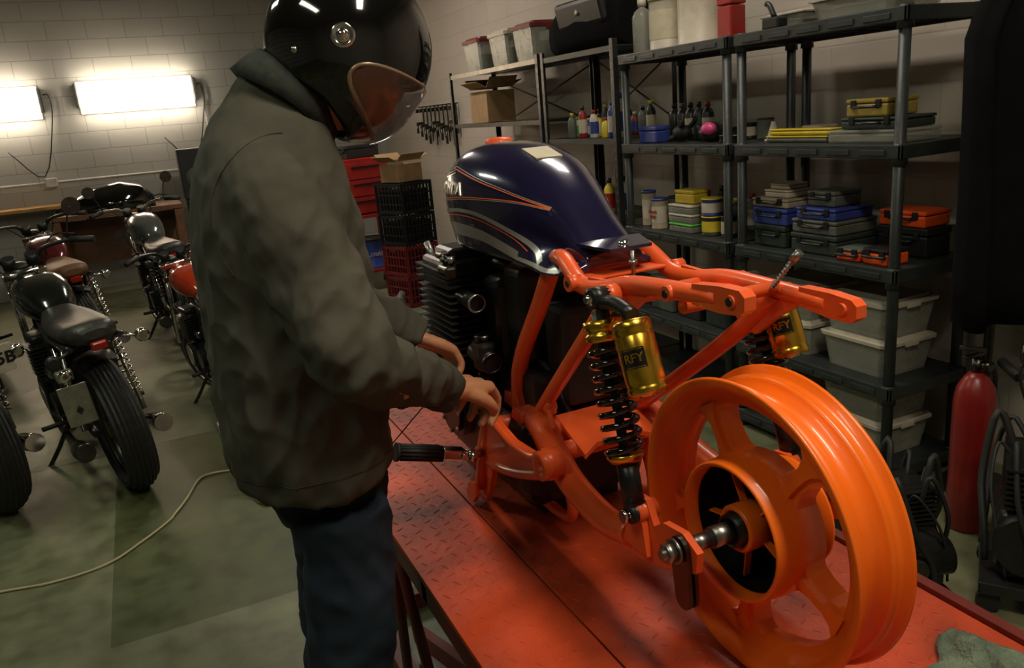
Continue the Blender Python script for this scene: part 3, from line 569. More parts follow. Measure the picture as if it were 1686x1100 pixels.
mk(MB().prism(poly,(.007,0,0)).prism([V(p)+V((.012,0,0)) for p in poly],(.006,0,0)),'chain_adjuster',DST,ax,True)
# engine
EY=1.84
b=MB().box((.80,EY,1.13),(.30,.17,.20),bev=.01)
for k in range(13): b.box((.80,EY,1.030+k*.0165),(.38,.23,.005),bev=.001)
b.box((.80,EY,1.270),(.36,.20,.07),bev=.012)
for k in range(3): b.box((.80,EY,1.250+k*.016),(.39,.225,.005))
b.box((.80,EY,1.310),(.32,.12,.04),bev=.015)
eng=mk(b,'engine',BLKM,M,True)
b=MB().box((.79,1.67,.89),(.30,.50,.20),bev=.04,seg=3).box((.79,1.84,1.0),(.34,.26,.08),bev=.02).cyl((.62,1.82,.93),(.96,1.82,.93),.085,n=32).cyl((.64,1.64,.92),(.94,1.64,.92),.06,n=28)
b.cyl((.61,1.82,.93),(.62,1.82,.93),.07,n=32).cyl((.79,1.7,.81),(.79,1.7,.775),.08,n=24).box((.79,1.58,1.02),(.20,.26,.14),bev=.02).box((.81,1.68,1.14),(.24,.10,.26),bev=.02)
mk(b,'crankcase',BLKM,eng,True)
for x in (.65,.75,.85,.95):
    mk(MB().cyl((x,EY-.10,1.225),(x,1.66,1.22),.021,n=18),'intake_stub',BLKM,eng,True)
    mk(MB().cyl((x,1.69,1.10),(x,1.60,1.09),.024,n=18).box((x,1.64,1.10),(.045,.06,.07),bev=.01).cyl((x,1.64,1.06),(x,1.64,1.03),.019,n=14),'carburettor',BLKM,eng,True)
    mk(MB().lathe((x,1.658,1.2195),(0,-1,-.1),[(0,.023),(.004,.023),(.004,.018),(0,.018)],20,closed=True),'clamp_ring',ALU,eng,True)
    mk(MB().lathe((x,1.600,1.09),(0,-1,-.1),[(0,.026),(.005,.026),(.005,.020),(0,.020)],20,closed=True),'clamp_ring',DST,eng,True)
    mk(MB().cyl((x,1.64,1.135),(x,1.64,1.150),.02,n=16),'carburettor_cap',DST,eng,True)
    mk(MB().cyl((x-.02,EY-.095,1.305),(x-.02,EY-.095,1.32),.009,n=8),'head_nut',ALU,eng,True)
    mk(MB().cyl((x,EY+.09,1.29),(x,EY+.13,1.325),.009,n=8),'spark_plug',ALU,eng,True)
for k in range(8): mk(MB().cyl((.612,1.82+.07*math.cos(k*.785),.93+.07*math.sin(k*.785)),(.606,1.82+.07*math.cos(k*.785),.93+.07*math.sin(k*.785)),.006,n=8),'cover_bolt',ALU,eng,True)
mk(MB().box((.62,EY-.09,1.285),(.03,.06,.03),bev=.006).cyl((.63,EY-.08,1.30),(.63,EY-.03,1.315),.010).box((.64,EY-.03,1.315),(.04,.04,.015),bev=.004),'cam_tensioner',DST,eng,True)
for pts,r_ in (([(.72,1.62,1.11),(.73,1.5,1.10),(.74,1.42,1.02),(.76,1.44,.93)],.007),([(.72,1.7,1.3),(.73,1.6,1.28),(.75,1.52,1.2),(.77,1.5,1.1)],.008),([(.66,1.72,1.0),(.65,1.66,.97),(.66,1.62,.92),(.71,1.62,.88)],.008),([(.80,1.5,1.06),(.84,1.35,1.05),(.86,1.3,1.07)],.006),([(.86,1.45,1.2),(.84,1.4,1.12),(.80,1.42,1.05),(.76,1.46,1.0)],.006),([(.72,1.52,1.22),(.76,1.44,1.24),(.84,1.42,1.20),(.86,1.44,1.08)],.005)): mk(MB().tube(pts,r_,8),'hose',RUB,eng,True)
mk(MB().box((.81,1.45,1.13),(.15,.10,.22),bev=.015),'battery_box',BLK,eng,True);mk(MB().box((.80,1.57,1.20),(.20,.11,.22),bev=.02),'air_box',BLKM,eng,True)
mk(MB().cyl((.715,1.54,1.0),(.73,1.54,1.0),.06,n=28).cyl((.71,1.54,1.0),(.715,1.54,1.0),.02,n=16),'sprocket_cover',BLKM,eng,True)
# ---------------------------------------------------------------- person
P_=thing('person',(.19,1.42,0),'person in grey green jacket, jeans and black helmet bending over motorcycle','person')
def hand(mb,W,D,N,side,sc=1.0):
    W=V(W);D=V(D).normalized();N=V(N);N=(N-D*N.dot(D)).normalized();S=D.cross(N)*side
    for i,(of,ln) in enumerate(((.032,.92),(.011,1.0),(-.011,.94),(-.032,.78))):
        K=W+D*(.088-.004*abs(i-1.2))*sc+S*of*sc-N*.004
        mb.tube([W+S*of*.55,W+D*.05+S*of*.9-N*.004,K],[.016*sc,.0155*sc,.0125*sc],8,2)
        p=K;pts=[p];cum=0
        for sl,bd in ((.045,34),(.029,46),(.023,34)):
            cum+=bd;a=rad(cum);p=p+(D*math.cos(a)+N*math.sin(a))*sl*ln*sc;pts.append(p)
        mb.tube(pts,[.0108*sc,.0098*sc,.009*sc,.0072*sc],8,3);mb.ell(pts[-1],.0074*sc,n=8,m=6);mb.ell(K,.0118*sc,n=8,m=6);mb.ell(pts[1],.0105*sc,n=8,m=6)
    t0=W+D*.022+S*.022;t1=W+D*.055+S*.050+N*.012;t2=t1+(D*.8+S*.25+N*.45).normalized()*.036;t3=t2+(D*.75-S*.25+N*.6).normalized()*.028
    mb.tube([t0,t1,t2,t3],[.017,.0145,.0118,.009],8,3);mb.ell(t3,.009,n=8,m=6)
RW=V((.463,1.378,1.135));LW=V((.515,1.70,1.155))
SHR=V((.18,1.265,1.535));ELR=V((.255,1.175,1.290));SHL=V((.20,1.58,1.535));ELL=V((.33,1.73,1.30))
RD=V((.095,.075,-.032));LD=V((.07,.0,-.05))
hp=[(.185,1.345),(.20,1.49)]
b=MB()
b.tube([(.228,1.42,.96),(.215,1.42,1.10),(.20,1.42,1.30),(.205,1.42,1.48),(.225,1.42,1.58),(.255,1.41,1.64),(.30,1.39,1.69)],[.062,.085,.11,.10,.08,.055,.055],20,4)
b.ell((.34,1.385,1.735),(.10,.075,.11),R(0,40,0),n=20,m=14)
b.ell((.375,1.385,1.69),(.06,.055,.06),n=14);b.tube([(.42,1.385,1.70),(.437,1.385,1.685),(.425,1.385,1.672)],[.008,.013,.008],8,2)
for s in (-1,1): b.ell((.335,1.385+s*.078,1.715),(.018,.008,.028),R(0,40,0));b.ell((.415,1.385+s*.03,1.715),.012,n=8,m=6)
b.tube([(.405,1.365,1.658),(.41,1.385,1.655),(.405,1.405,1.658)],.007,6,2)
b.ell((.19,1.35,1.50),(.07,.08,.08));b.ell((.20,1.49,1.50),(.07,.08,.08))
b.tube([SHR,ELR,RW],[.05,.04,.031],12,5);b.tube([SHL,ELL,LW],[.05,.04,.030],12,5)
hand(b,RW,RD,(-.15,.1,-1),-1,1.18);hand(b,LW,LD,(-.2,-.2,-1),1)
for x,y in hp: b.tube([(.225,y,.94),(x+.020,y,.70),(x,y,.48),(x-.02,y,.25),(x-.03,y,.10)],[.055,.052,.046,.042,.036],14,4);b.ell((x+.03,y,.05),(.12,.04,.04))
o=mk(b,'body',SKIN,P_,True,weld=False);rm=o.modifiers.new('r','REMESH');rm.mode='VOXEL';rm.voxel_size=.004;rm.use_smooth_shade=True;sm=o.modifiers.new('s','SMOOTH');sm.iterations=2;sm.factor=.5
def folds(o,amp,fn):
    me=bake(o);off=worg(o)
    co=[v.co.copy() for v in me.vertices];no=[v.normal.copy() for v in me.vertices]
    for i,v in enumerate(me.vertices):
        v.co=co[i]+no[i]*fn(co[i]+off)*amp
    me.update();return me
def ridge(x): return 1-abs(x)*2.2
b=MB().tube([(.205,1.42,1.14),(.215,1.42,1.05),(.222,1.42,.99),(.225,1.42,.93)],[.11,.115,.108,.092],20,3)
for i,(x,y) in enumerate(hp): b.tube([(.225,y,.98),(x+.036,y,.84),(x+.020,y,.70),(x,y,.50),(x-.015,y,.30),(x-.02,y,.12),(x-.02,y,.09)],[.084,.083,.080,.075,.073,.077,.076],18,4)
o=mk(b,'jeans',DEN,P_,True,weld=False);rm=o.modifiers.new('r','REMESH');rm.mode='VOXEL';rm.voxel_size=.008;rm.use_smooth_shade=True;sm=o.modifiers.new('s','SMOOTH');sm.iterations=4
folds(o,.009,lambda p:ridge(noise.noise(V((p.x*7,p.y*7,p.z*9+p.x*14))))+.5*noise.noise(p*25))
for x,y in hp: mk(MB().loft([[V((x+.05+a*math.cos(t)*(1.0 if math.cos(t)>0 else .9),y+w*math.sin(t),z)) for t in [2*math.pi*k/18 for k in range(18)]] for z,a,w in ((.001,.15,.05),(.02,.152,.052),(.05,.14,.05),(.085,.10,.047))]).cyl((x-.02,y,.07),(x-.02,y,.16),.052,n=16),'boot',SHOE,P_,True)
JS=[(1.020,.080,.318,.170),(1.030,.068,.328,.182),(1.06,.056,.338,.190),(1.14,.048,.344,.193),(1.24,.048,.344,.194),(1.34,.055,.343,.200),(1.44,.060,.340,.208),(1.52,.070,.330,.208),(1.58,.085,.320,.182),(1.63,.105,.310,.140),(1.67,.135,.30,.105),(1.695,.155,.29,.080)]
rings=[];P=cat([(a[1],a[2],a[3]) for a in JS],4);Zs=cat([(a[0],0,0) for a in JS],4)
for q,z in zip(P,Zs):
    cx=(q.x+q.y)/2;hx=(q.y-q.x)/2;ring=[]
    for k in range(40):
        a=2*math.pi*k/40;n=2.4
        ring.append(V((cx+hx*math.copysign(abs(math.cos(a))**(2/n),math.cos(a)),1.42+q.z*math.copysign(abs(math.sin(a))**(2/n),math.sin(a)),z.x)))
    rings.append(ring)
b=MB().loft(rings)
b.tube([(.20,1.42,1.60),(.235,1.415,1.66),(.268,1.405,1.705)],[.10,.09,.080],20,3)
for S,E,W in ((SHR,ELR,RW),(SHL,ELL,LW)):
    e2=(W-E).normalized()
    b.tube([S+V((.01,(1.42-S.y)*.35,.035)),S+V((.005,0,.005)),S.lerp(E,.5),E,E.lerp(W,.4),E.lerp(W,.78),W-e2*.03,W-e2*.004],[.070,.075,.074,.067,.056,.048,.042,.040],20,5)
    b.tube([W-e2*.050,W-e2*.045,W-e2*.002],[.041,.0465,.043],18,2)
jk=mk(b,'jacket',JACK,P_,True,weld=False);rm=jk.modifiers.new('r','REMESH');rm.mode='VOXEL';rm.voxel_size=.005;rm.use_smooth_shade=True;sm=jk.modifiers.new('s','SMOOTH');sm.iterations=5
def jf(p):
    d=max(0,min(1,(1.64-p.z)/.22))
    base=.45*noise.noise(V((p.x*5+p.z*4,p.y*5,p.z*3.2-p.x*3)))+.75*ridge(noise.noise(V((p.x*12+p.z*8,p.y*10,p.z*5-p.x*6+3))))-.5
    base+=.6*ridge(noise.noise(V((p.x*22-p.z*12,p.y*19,p.z*9+p.x*8+7))))-.35
    e=math.exp(-((p-ELR).length/.14)**2)+math.exp(-((p-ELL).length/.14)**2);ar=math.exp(-((p-(SHR+V((.10,.05,-.10)))).length/.11)**2)
    s=math.sin((p.x*.6-p.z*.8+p.y*.3)*80+4*noise.noise(p*8))
    h=math.exp(-((p.z-1.05)/.04)**2)*noise.noise(V((p.x*24,p.y*24,p.z*4)))
    return base*(.3+.7*d)+.42*s*(e*.9+ar*.7)+.8*h+.12*noise.noise(p*45)
me=folds(jk,.0098,jf)
off=worg(jk);bv=BVHTree.FromPolygons([v.co+off for v in me.vertices],[list(p.vertices) for p in me.polygons])
def seam(pts,dirf,name='seam',r_=.0013,m=SEAM):
    out=[]
    for p in pts:
        d=dirf(p);h=bv.ray_cast(V(p)-d*.6,d)
        if h[0] is not None: out.append(h[0]-d*.0001)
    if len(out)>3: mk(MB().tube(out,r_,6,1),name,m,jk,True)
seam([(.205+.115*math.cos(a),1.2,1.50+.135*math.sin(a)) for a in [rad(85+125*k/40) for k in range(41)]],lambda p:V((0,1,0)))
seam([(.19+.5*math.cos(a),1.42+.5*math.sin(a),1.075) for a in [2*math.pi*k/90 for k in range(91)]],lambda p:(V((.20,1.42,p[2]))-V(p)).normalized())
e2=(RW-ELR).normalized();u_=e2.orthogonal().normalized();w_=e2.cross(u_)
seam([tuple(RW-e2*.055+(u_*math.cos(a)+w_*math.sin(a))*.12) for a in [2*math.pi*k/40 for k in range(41)]],lambda p:((RW-e2*.055)-V(p)).normalized())
b=MB();A=[];C0=V((.255,1.41,1.688));e1=V((.72,0,-.69));e3=V((.69,0,.72))
for i in range(33):
    a=2*math.pi*i/32
    A.append([C0+e1*math.cos(a)*r_*1.0+V((0,math.sin(a)*r_,0))+e3*(h_+.004*math.sin(3*a)) for r_,h_ in ((.078,-.02),(.077,.015),(.075,.032),(.080,.036),(.086,.032),(.094,.006),(.100,-.022))])
b.loft(A,cap=False,closed=True);mk(b,'collar',COLL,jk,True)
# ---------------------------------------------------------------- helmet
HC=V((.362,1.385,1.762));pit=rad(44);yaw=rad(3)
F=V((math.cos(pit)*math.cos(yaw),math.cos(pit)*math.sin(yaw),-math.sin(pit)));S_=V((math.sin(yaw),-math.cos(yaw),0));U=S_.cross(F)
if U.z<0: U=-U
def hsurf(az,el,off=0.0):
    d=V((math.cos(el)*math.cos(az),math.cos(el)*math.sin(az),math.sin(el)))
    r=1/math.sqrt((d.x/.140)**2+(d.y/.124)**2+(d.z/.136)**2)
    chin=max(0,-d.z-.1)*max(0,d.x)**1.0;r*=1+.30*chin
    r+=off;return HC+F*d.x*r+S_*d.y*r+U*d.z*r
b=MB();n=72;m=40
els=[rad(90-(90+58)*i/m) for i in range(m+1)]
rings=[[hsurf(2*math.pi*k/n,e) for k in range(n)] for e in els]
inner=[[hsurf(2*math.pi*k/n,e,-.018) for k in range(n)] for e in els[::-1]]
b.loft(rings+inner,cap=False)
shell=mk(b,'helmet',BLKG,P_,True)
PAZ,PEL,PEC=rad(88),rad(27),rad(-14)
def port(k,n=64):
    a=2*math.pi*k/n;e=2.3
    A_=PAZ*math.copysign(abs(math.cos(a))**(2/e),math.cos(a));E_=PEC-abs(A_)*.14+PEL*(1-.15*abs(A_))*math.copysign(abs(math.sin(a))**(2/e),math.sin(a))
    return A_,E_
cut=MB();nn=64
r1=[HC+(hsurf(*port(k))-HC)*.72 for k in range(nn)];r2=[HC+(hsurf(*port(k))-HC)*1.3 for k in range(nn)]
ci=HC+F*.02;co=HC+F*.30
cut.add(r1+r2+[ci,co],[[k,(k+1)%nn,nn+(k+1)%nn,nn+k] for k in range(nn)]+[[k,2*nn,(k+1)%nn] for k in range(nn)]+[[nn+k,nn+(k+1)%nn,2*nn+1] for k in range(nn)]);cu=mk(cut,'cutter',BLK,P_,True)
bo=shell.modifiers.new('b','BOOLEAN');bo.operation='DIFFERENCE';bo.object=cu;bo.solver='EXACT';bake(shell);bpy.data.objects.remove(cu)
mk(MB().tube([hsurf(*port(k),-.002) for k in range(nn)]+[hsurf(*port(0),-.002)],.0042,8,1,cap=False),'eyeport_trim',mat('trim_rubber',(.24,.17,.11),.35,.3,.2),shell,True)
vr=[]
for j in range(13):
    s=j/12;row=[]
    for i in range(41):
        q=-1+2*i/40;A_=PAZ*.985*q;e_=PEC-abs(A_)*.14+PEL*.97*(1-.15*abs(A_))*(1-abs(q)**2.3)**(1/2.3)*(-1+2*s);row.append(hsurf(A_,e_,.001+.005*(1-q*q)))
    vr.append(row)
mk(MB().loft(vr,cap=False,closed=False),'visor',GLASS,shell,True)
for sgn in (1,-1):
    c0=hsurf(sgn*rad(108),rad(-12));nrm=(c0-HC).normalized()
    mk(MB().lathe(c0-nrm*.002,nrm,[(0,.019),(.005,.019),(.007,.015),(.004,.013),(.004,.008),(.009,.007),(.010,.002)],24),'visor_snap',CHR,shell,True)
    c0=hsurf(sgn*rad(136),rad(-38));nrm=(c0-HC).normalized();mk(MB().lathe(c0-nrm*.002,nrm,[(0,.006),(.004,.005),(.005,.002)],14),'rivet',CHR,shell,True)
# ---------------------------------------------------------------- parked motorcycles
def bike(loc,rz,tm,label,lean=6,plate=None,seatm=SEATM,sc=1.0,tankh=0,mir=True):
    t=thing('motorcycle',loc,label,'motorcycle',rz);t.rotation_euler=(0,rad(-lean),rad(rz));t.scale=(sc,)*3
    def wheel(y,R_,w,nm):
        pr=[(-w/2,R_-.07),(-w/2,R_-.04)]
        for k in range(15):
            a=-1+2*k/14;rr=R_-.04*abs(a)**2.2-(.008 if k%2 else 0);pr.append((a*w/2*.97,rr))
        pr+=[(w/2,R_-.04),(w/2,R_-.07),(w*.3,R_-.085),(-w*.3,R_-.085)]
        tw=mk(MB().lathe((0,y,R_),(1,0,0),pr,40,closed=True,sm=False),nm,RUB,t)
        b=MB().lathe((0,y,R_),(1,0,0),[(-w*.32,R_-.07),(-w*.3,R_-.088),(w*.3,R_-.088),(w*.32,R_-.07),(w*.2,R_-.1),(-w*.2,R_-.1)],36,closed=True).cyl((-.05,y,R_),(.05,y,R_),.05,n=16)
        for k in range(18):
            a=2*math.pi*k/18;b.cyl((.03*(-1)**k,y,R_),(0,y+(R_-.09)*math.cos(a),R_+(R_-.09)*math.sin(a)),.0035,n=5)
        mk(b,'rim',DST,tw)
    wheel(0,.345,.14,'rear_wheel');wheel(1.42,.32,.11,'front_wheel')
    b=MB()
    for s in (-1,1):
        b.tube([(s*.10,0,.33),(s*.10,.25,.36),(s*.09,.5,.38)],.02,8,3);b.tube([(s*.11,-.18,.80),(s*.11,.1,.78),(s*.10,.45,.76),(s*.05,.95,.88)],.014,8,3)
        b.tube([(s*.10,.45,.76),(s*.11,.52,.5),(s*.11,.6,.22),(s*.1,.95,.22),(s*.04,1.08,.85)],.015,8,4);b.tube([(s*.1,.1,.78),(s*.1,.48,.42)],.012,8,1)
    mk(b,'frame',BLK,t)
    for s in (-1,1):
        sh=mk(MB().cyl((s*.14,.02,.36),(s*.13,.14,.76),.013,n=10),'shock_absorber',CHR,t)
        pts=[V((s*.1385,.05,.45)).lerp(V((s*.131,.13,.72)),k/80)+V((math.cos(k*.7)*.025,math.sin(k*.7)*.025,0)) for k in range(81)];mk(MB().tube(pts,.005,6,1),'coil_spring',CHR if s>0 else DST,sh)
    b=MB().box((0,.72,.36),(.26,.42,.22),bev=.05).cyl((-.17,.8,.36),(.17,.8,.36),.09,n=20).cyl((-.16,.6,.36),(.16,.6,.36),.07,n=20)
    for k in range(9): b.box((0,.78,.50+.02*k),(.34,.22,.007))
    b.box((0,.78,.58),(.28,.17,.2),bev=.01).box((0,.78,.70),(.30,.18,.05),bev=.015);mk(b,'engine',BLKM,t)
    for s in (-1,1):
        mk(MB().cyl((s*.175,.8,.36),(s*.17,.8,.36),.075,n=20),'engine_cover',ALU,t);mk(MB().cyl((s*.12,.6,.55),(s*.12,.5,.55),.03),'air_filter',CHR,t)
        mk(MB().box((s*.10,.36,.55),(.05,.2,.2),bev=.02),'side_cover',BLK,t)
    def loftb(S,m,nm):
        r_=[]
        for y,w,z0,z1 in S: r_.append([V((math.copysign(abs(math.cos(a))**.75,math.cos(a))*w,y,(z0+z1)/2+math.copysign(abs(math.sin(a))**.75,math.sin(a))*(z1-z0)/2)) for a in [2*math.pi*k/18 for k in range(18)]])
        return mk(MB().loft(r_),nm,m,t)
    h=tankh
    loftb([(.50,.05,.80,.86+h),(.56,.09,.79,.92+h),(.68,.125,.79,.98+h),(.82,.14,.79,1.01+h),(.94,.13,.80,1.01+h),(1.02,.09,.84,.98+h),(1.06,.04,.87,.94+h)],tm,'fuel_tank')
    loftb([(-.24,.05,.83,.87),(-.20,.10,.80,.90),(-.05,.12,.79,.885),(.12,.13,.79,.87),(.34,.12,.79,.87),(.52,.08,.80,.88)],seatm,'seat')
    r_=[]
    for k in range(12):
        th=rad(-70+88*k/11);r_.append([V((x,-math.sin(th)*.375,.345+math.cos(th)*.375-abs(x)*.25)) for x in (-.08,-.04,0,.04,.08)])
    mk(MB().loft(r_,cap=False,closed=False),'rear_fender',BLK,t)
    b=MB()
    for s in (-1,1): b.tube([(s*.09,1.42,.32),(s*.09,1.22,.86)],.02,8,1).tube([(s*.09,1.22,.86),(s*.09,1.17,1.0)],.017,8,1)
    mk(b.box((0,1.21,.88),(.22,.05,.03)).box((0,1.18,.98),(.22,.05,.03)),'front_fork',CHR,t)
    hb=mk(MB().tube([(-.36,1.0,1.10),(-.28,1.06,1.12),(-.12,1.14,1.10),(-.06,1.17,1.03),(.06,1.17,1.03),(.12,1.14,1.10),(.28,1.06,1.12),(.36,1.0,1.10)],.012,8,4),'handlebar',CHR if tankh else BLK,t)
    for s in (-1,1):
        mk(MB().cyl((s*.26,1.065,1.12),(s*.37,.99,1.10),.018,n=10),'grip',RUB,hb)
        mk(MB().tube([(s*.23,1.09,1.13),(s*.28,1.10,1.12),(s*.34,1.10,1.10),(s*.39,1.05,1.09)],.007,6,2),'lever',DST,hb)
        if mir:
            mk(MB().tube([(s*.25,1.07,1.12),(s*.28,1.08,1.22),(s*.30,1.06,1.28),(s*.32,1.05,1.30)],.005,6,2).lathe((s*.32,1.05,1.30),(0,-1,0),[(-.012,.02),(-.008,.045),(.0,.05)],18),'mirror',DST,hb)
    for pts in ([(.05,1.2,1.0),(.2,1.2,1.15),(.3,1.1,1.14)],[(-.05,1.2,.95),(-.2,1.22,1.12),(-.3,1.1,1.14)],[(0,1.22,.8),(.15,1.25,1.05),(.1,1.15,1.1)]): mk(MB().tube(pts,.005,6,3),'control_cable',RUB,hb)
    hl=mk(MB().lathe((0,1.26,.94),(0,1,0),[(-.02,.03),(0,.075),(.06,.095),(.10,.095)],22),'headlight',BLK,t)
    mk(MB().lathe((0,1.355,.94),(0,1,0),[(0,.09),(.012,.07),(.018,.03)],22),'headlight_lens',CHR,hl)
    for s in (-1,1): mk(MB().cyl((s*.06,1.17,1.03),(s*.06,1.15,1.09),.035,n=16),'gauge',BLK,t)
    for s in (-1,1):
        mk(MB().tube([(s*.1,.9,.55),(s*.13,1.05,.4),(s*.14,.95,.2),(s*.15,.6,.17),(s*.17,.2,.24)],.02,10,4).tube([(s*.17,.22,.235),(s*.18,.05,.27),(s*.182,-.08,.29)],[.03,.045,.045],12,3),'exhaust',DST if s<0 else CHR,t)
    mk(MB().box((0,-.25,.80),(.07,.03,.04),bev=.01),'tail_light',LENS,t)
    for s in (-1,1): mk(MB().cyl((s*.08,-.16,.80),(s*.17,-.20,.78),.008,n=8).lathe((s*.19,-.17,.775),(0,-1,0),[(0,.015),(.02,.03),(.05,.032),(.055,.02)],16),'turn_signal',CHR if s>0 else BLK,t)
    mk(MB().tube([(-.12,.62,.25),(-.2,.66,.12),(-.28,.68,.02)],.012,8,2),'side_stand',DST,t)
    for s in (-1,1): mk(MB().cyl((s*.13,.55,.27),(s*.26,.53,.28),.013,n=8),'footpeg',RUB,t)
    if plate=='*':
        mt=mk(MB().box((-.15,-.15,.545),(.12,.008,.20),R(6,0,-8),bev=.003).tube([(-.11,0,.40),(-.13,-.1,.44),(-.15,-.14,.48)],.01,8,2).box((-.16,-.14,.69),(.07,.05,.05),bev=.01).tube([(-.15,-.14,.64),(-.13,-.05,.74),(-.11,.0,.78)],.008,8,2),'side_plate',ALU,t)
        mk(MB().prism([(-.15,-.160,.50),(-.135,-.160,.52),(-.15,-.160,.54),(-.165,-.160,.52)],(0,.006,0)),'plate_diamond',BLK,mt)
        mk(MB().lathe((-.16,-.165,.69),(0,-1,0),[(0,.03),(.006,.026),(.008,.01)],18),'marker_lamp',CHR,mt)
    elif plate:
        mt=mk(MB().box((.05,-.295,.78),(.20,.006,.13),R(8,0,0),bev=.002),'licence_plate',WHITE,t)
        text(plate,.075,mt,(.05,-.303,.78),(1,0,0),(0,-.14,1),BLK,world=False,bold=.002)
    return t
bike((-.27,4.12,0),15,TGR,'dark parked motorcycle with ribbed rear tyre and worn seat',plate='*')
bike((-.86,4.22,0),25,BLK,'dark parked motorcycle with white licence plate',plate='GW5B',lean=3)
bike((.42,4.75,0),12,TOR,'parked motorcycle with orange red tank',sc=.86)
bike((-.46,6.25,0),12,TRED,'parked motorcycle with maroon tank and wide handlebar',seatm=WOODD,mir=False)
bike((.20,6.75,0),8,TSIL,'parked motorcycle with large rounded silver grey tank',tankh=.05)
bike((-1.20,6.45,0),12,BLK,'black parked motorcycle with round mirrors')
bike((-2.05,5.9,0),12,TGR,'dark parked motorcycle with small round mirrors')
# ---------------------------------------------------------------- back of shop
t=thing('wall_shelf',(-1.6,10.4,1.0),'pine plank shelf on brackets against the block wall','shelf')
mk(MB().box((0,0,.02),(1.7,.38,.035),bev=.004),'plank',WOOD,t)
for x in (-.7,0,.7): mk(MB().box((x,.17,-.1),(.03,.02,.2)).box((x,0,-.012),(.03,.34,.02)).box((x,.02,-.1),(.02,.3,.02),R(-40,0,0)),'bracket',BLK,t)
t=thing('workbench',(-.25,9.9,0),'brown wooden workbench against the far wall','workbench')
mk(MB().box((0,0,.93),(1.3,.7,.05),bev=.006),'top',WOODD,t)
for x in (-.6,.6):
    for y in (-.3,.3): mk(MB().box((x,y,.45),(.08,.08,.9)),'leg',WOODD,t)
mk(MB().box((0,.3,.6),(1.2,.02,.5)),'back_panel',WOODD,t)
b=MB();rings=[]
for y,w,h in ((-.42,.05,.06),(-.32,.15,.19),(-.12,.21,.27),(.10,.22,.30),(.30,.17,.25),(.42,.06,.12)): rings.append([V((y,math.cos(a)*w,.0+max(0,math.sin(a))*h+.001)) for a in [2*math.pi*k/18 for k in range(18)]])
solo(b.loft(rings),'fuel_tank',BLKG,'loose glossy black fuel tank lying on the workbench','tank',(-.28,9.75,.956))
t=thing('loudspeaker',(.62,9.9,.0),'black loudspeaker box on a stand','speaker')
mk(MB().box((0,0,1.25),(.34,.3,.55),bev=.01).box((0,0,.48),(.3,.3,.96),bev=.01),'cabinet',BLK,t);mk(MB().lathe((0,-.151,1.2),(0,-1,0),[(0,.12),(.01,.12),(.004,.03),(.01,.0)],24),'cone',GREY,t)
def crate(loc,m,lab,rz):
    t=thing('milk_crate',loc,lab,'crate',rz,'stacked milk crates');s=.17;h=.27;b=MB()
    b.box((0,0,.01),(2*s,2*s,.014))
    for z in (.02,.09,.17,.255):
        hh=.03 if z in(.02,.255) else .012
        for a in (-1,1): b.box((a*s,0,z),(.012,2*s,hh)).box((0,a*s,z),(2*s,.012,hh))
    for k in range(9):
        o=-s+2*s*k/8
        for a in (-1,1): b.box((a*s,o,h/2),(.01,.012 if 0<k<8 else .03,h)).box((o,a*s,h/2),(.012 if 0<k<8 else .03,.01,h))
    mk(b,'body',m,t);mk(MB().box((0,0,.11),(.30,.30,.19),bev=.01),'contents',BLKM,t)
for k in range(4): crate((2.13,6.95,.002+k*.277),RED2 if k<2 else BLK,'%s plastic milk crate in a stack'%('dark red' if k<2 else 'black'),18+2*k)
carton((2.13,6.95,1.112),(.26,.26,.15),'open cardboard box on top of stacked crates',20)
t=thing('tool_cart',(2.0,7.95,0),'red steel rolling cart with upper drawer cabinet','cart',rz=12)
mk(MB().box((0,0,.75),(.55,.42,.03),bev=.005),'tray',RED,t);mk(MB().box((0,0,.2),(.55,.42,.03),bev=.005),'tray',RED,t)
mk(MB().box((-.02,0,1.04),(.52,.36,.54),bev=.01),'cabinet',RED,t)
for k in range(3):
    dw=mk(MB().box((-.02,-.186,.86+.165*k),(.48,.015,.15),bev=.003),'drawer',RED,t);mk(MB().box((-.02,-.20,.90+.165*k),(.30,.015,.015),bev=.003),'handle',BLK,dw)
for x in (-.25,.25):
    for y in (-.19,.19): mk(MB().box((x,y,.42),(.03,.03,.72)),'leg',RED,t);mk(MB().cyl((x-.015,y,.03),(x+.015,y,.03),.03,n=14),'caster',RUB,t)
case('toolbox',(2.0,7.95,1.312),(.4,.22,.12),BLK,'black toolbox on top of the red cart',rz=25)
t=can((2.02,7.93,.217),.3,.14,BLUE,BLK,'blue plastic pail on the red cart',None,'pail','bucket');text('Louis',.08,t,(0,-.143,.15),(1,0,0),(0,0,1),WHITE,world=False)
case('toolbox',(1.30,7.1,0),(.36,.4,.45),BLK,'black toolbox on the floor by the cart')
case('toolbox',(1.30,7.1,.452),(.34,.38,.3),GREY,'grey toolbox stacked on another toolbox')
b=MB().box((0,0,.03),(.3,.3,.04),bev=.01).box((0,0,.12),(.12,.12,.16),bev=.02).cyl((-.1,0,.05),(.1,.02,.22),.03,n=10).cyl((0,-.1,.05),(.02,.1,.14),.02,n=8)
solo(b,'bench_vise',ALU,'grey metal bench vise standing on the floor','vise',(1.78,6.4,0),20)
for k in range(9):
    y=7.9+.13*k;t=thing('hanging_clamp',(3.08,y,1.75),'black bar clamp hanging on the wall','clamp',group='clamps hanging on the wall')
    l=.3+.12*((k*7)%4)/3
    mk(MB().box((0,0,-l/2),(.01,.022,l)).cyl((.03,0,0),(-.05,0,0),.006,n=6),'bar',BLK,t)
    mk(MB().box((-.045,0,-.04),(.09,.03,.04),bev=.006).box((-.045,0,-l*.6),(.09,.03,.035),bev=.006).tube([(-.08,0,-l*.6),(-.08,0,-l*.95)],.014,8,1),'jaw',DST,t)
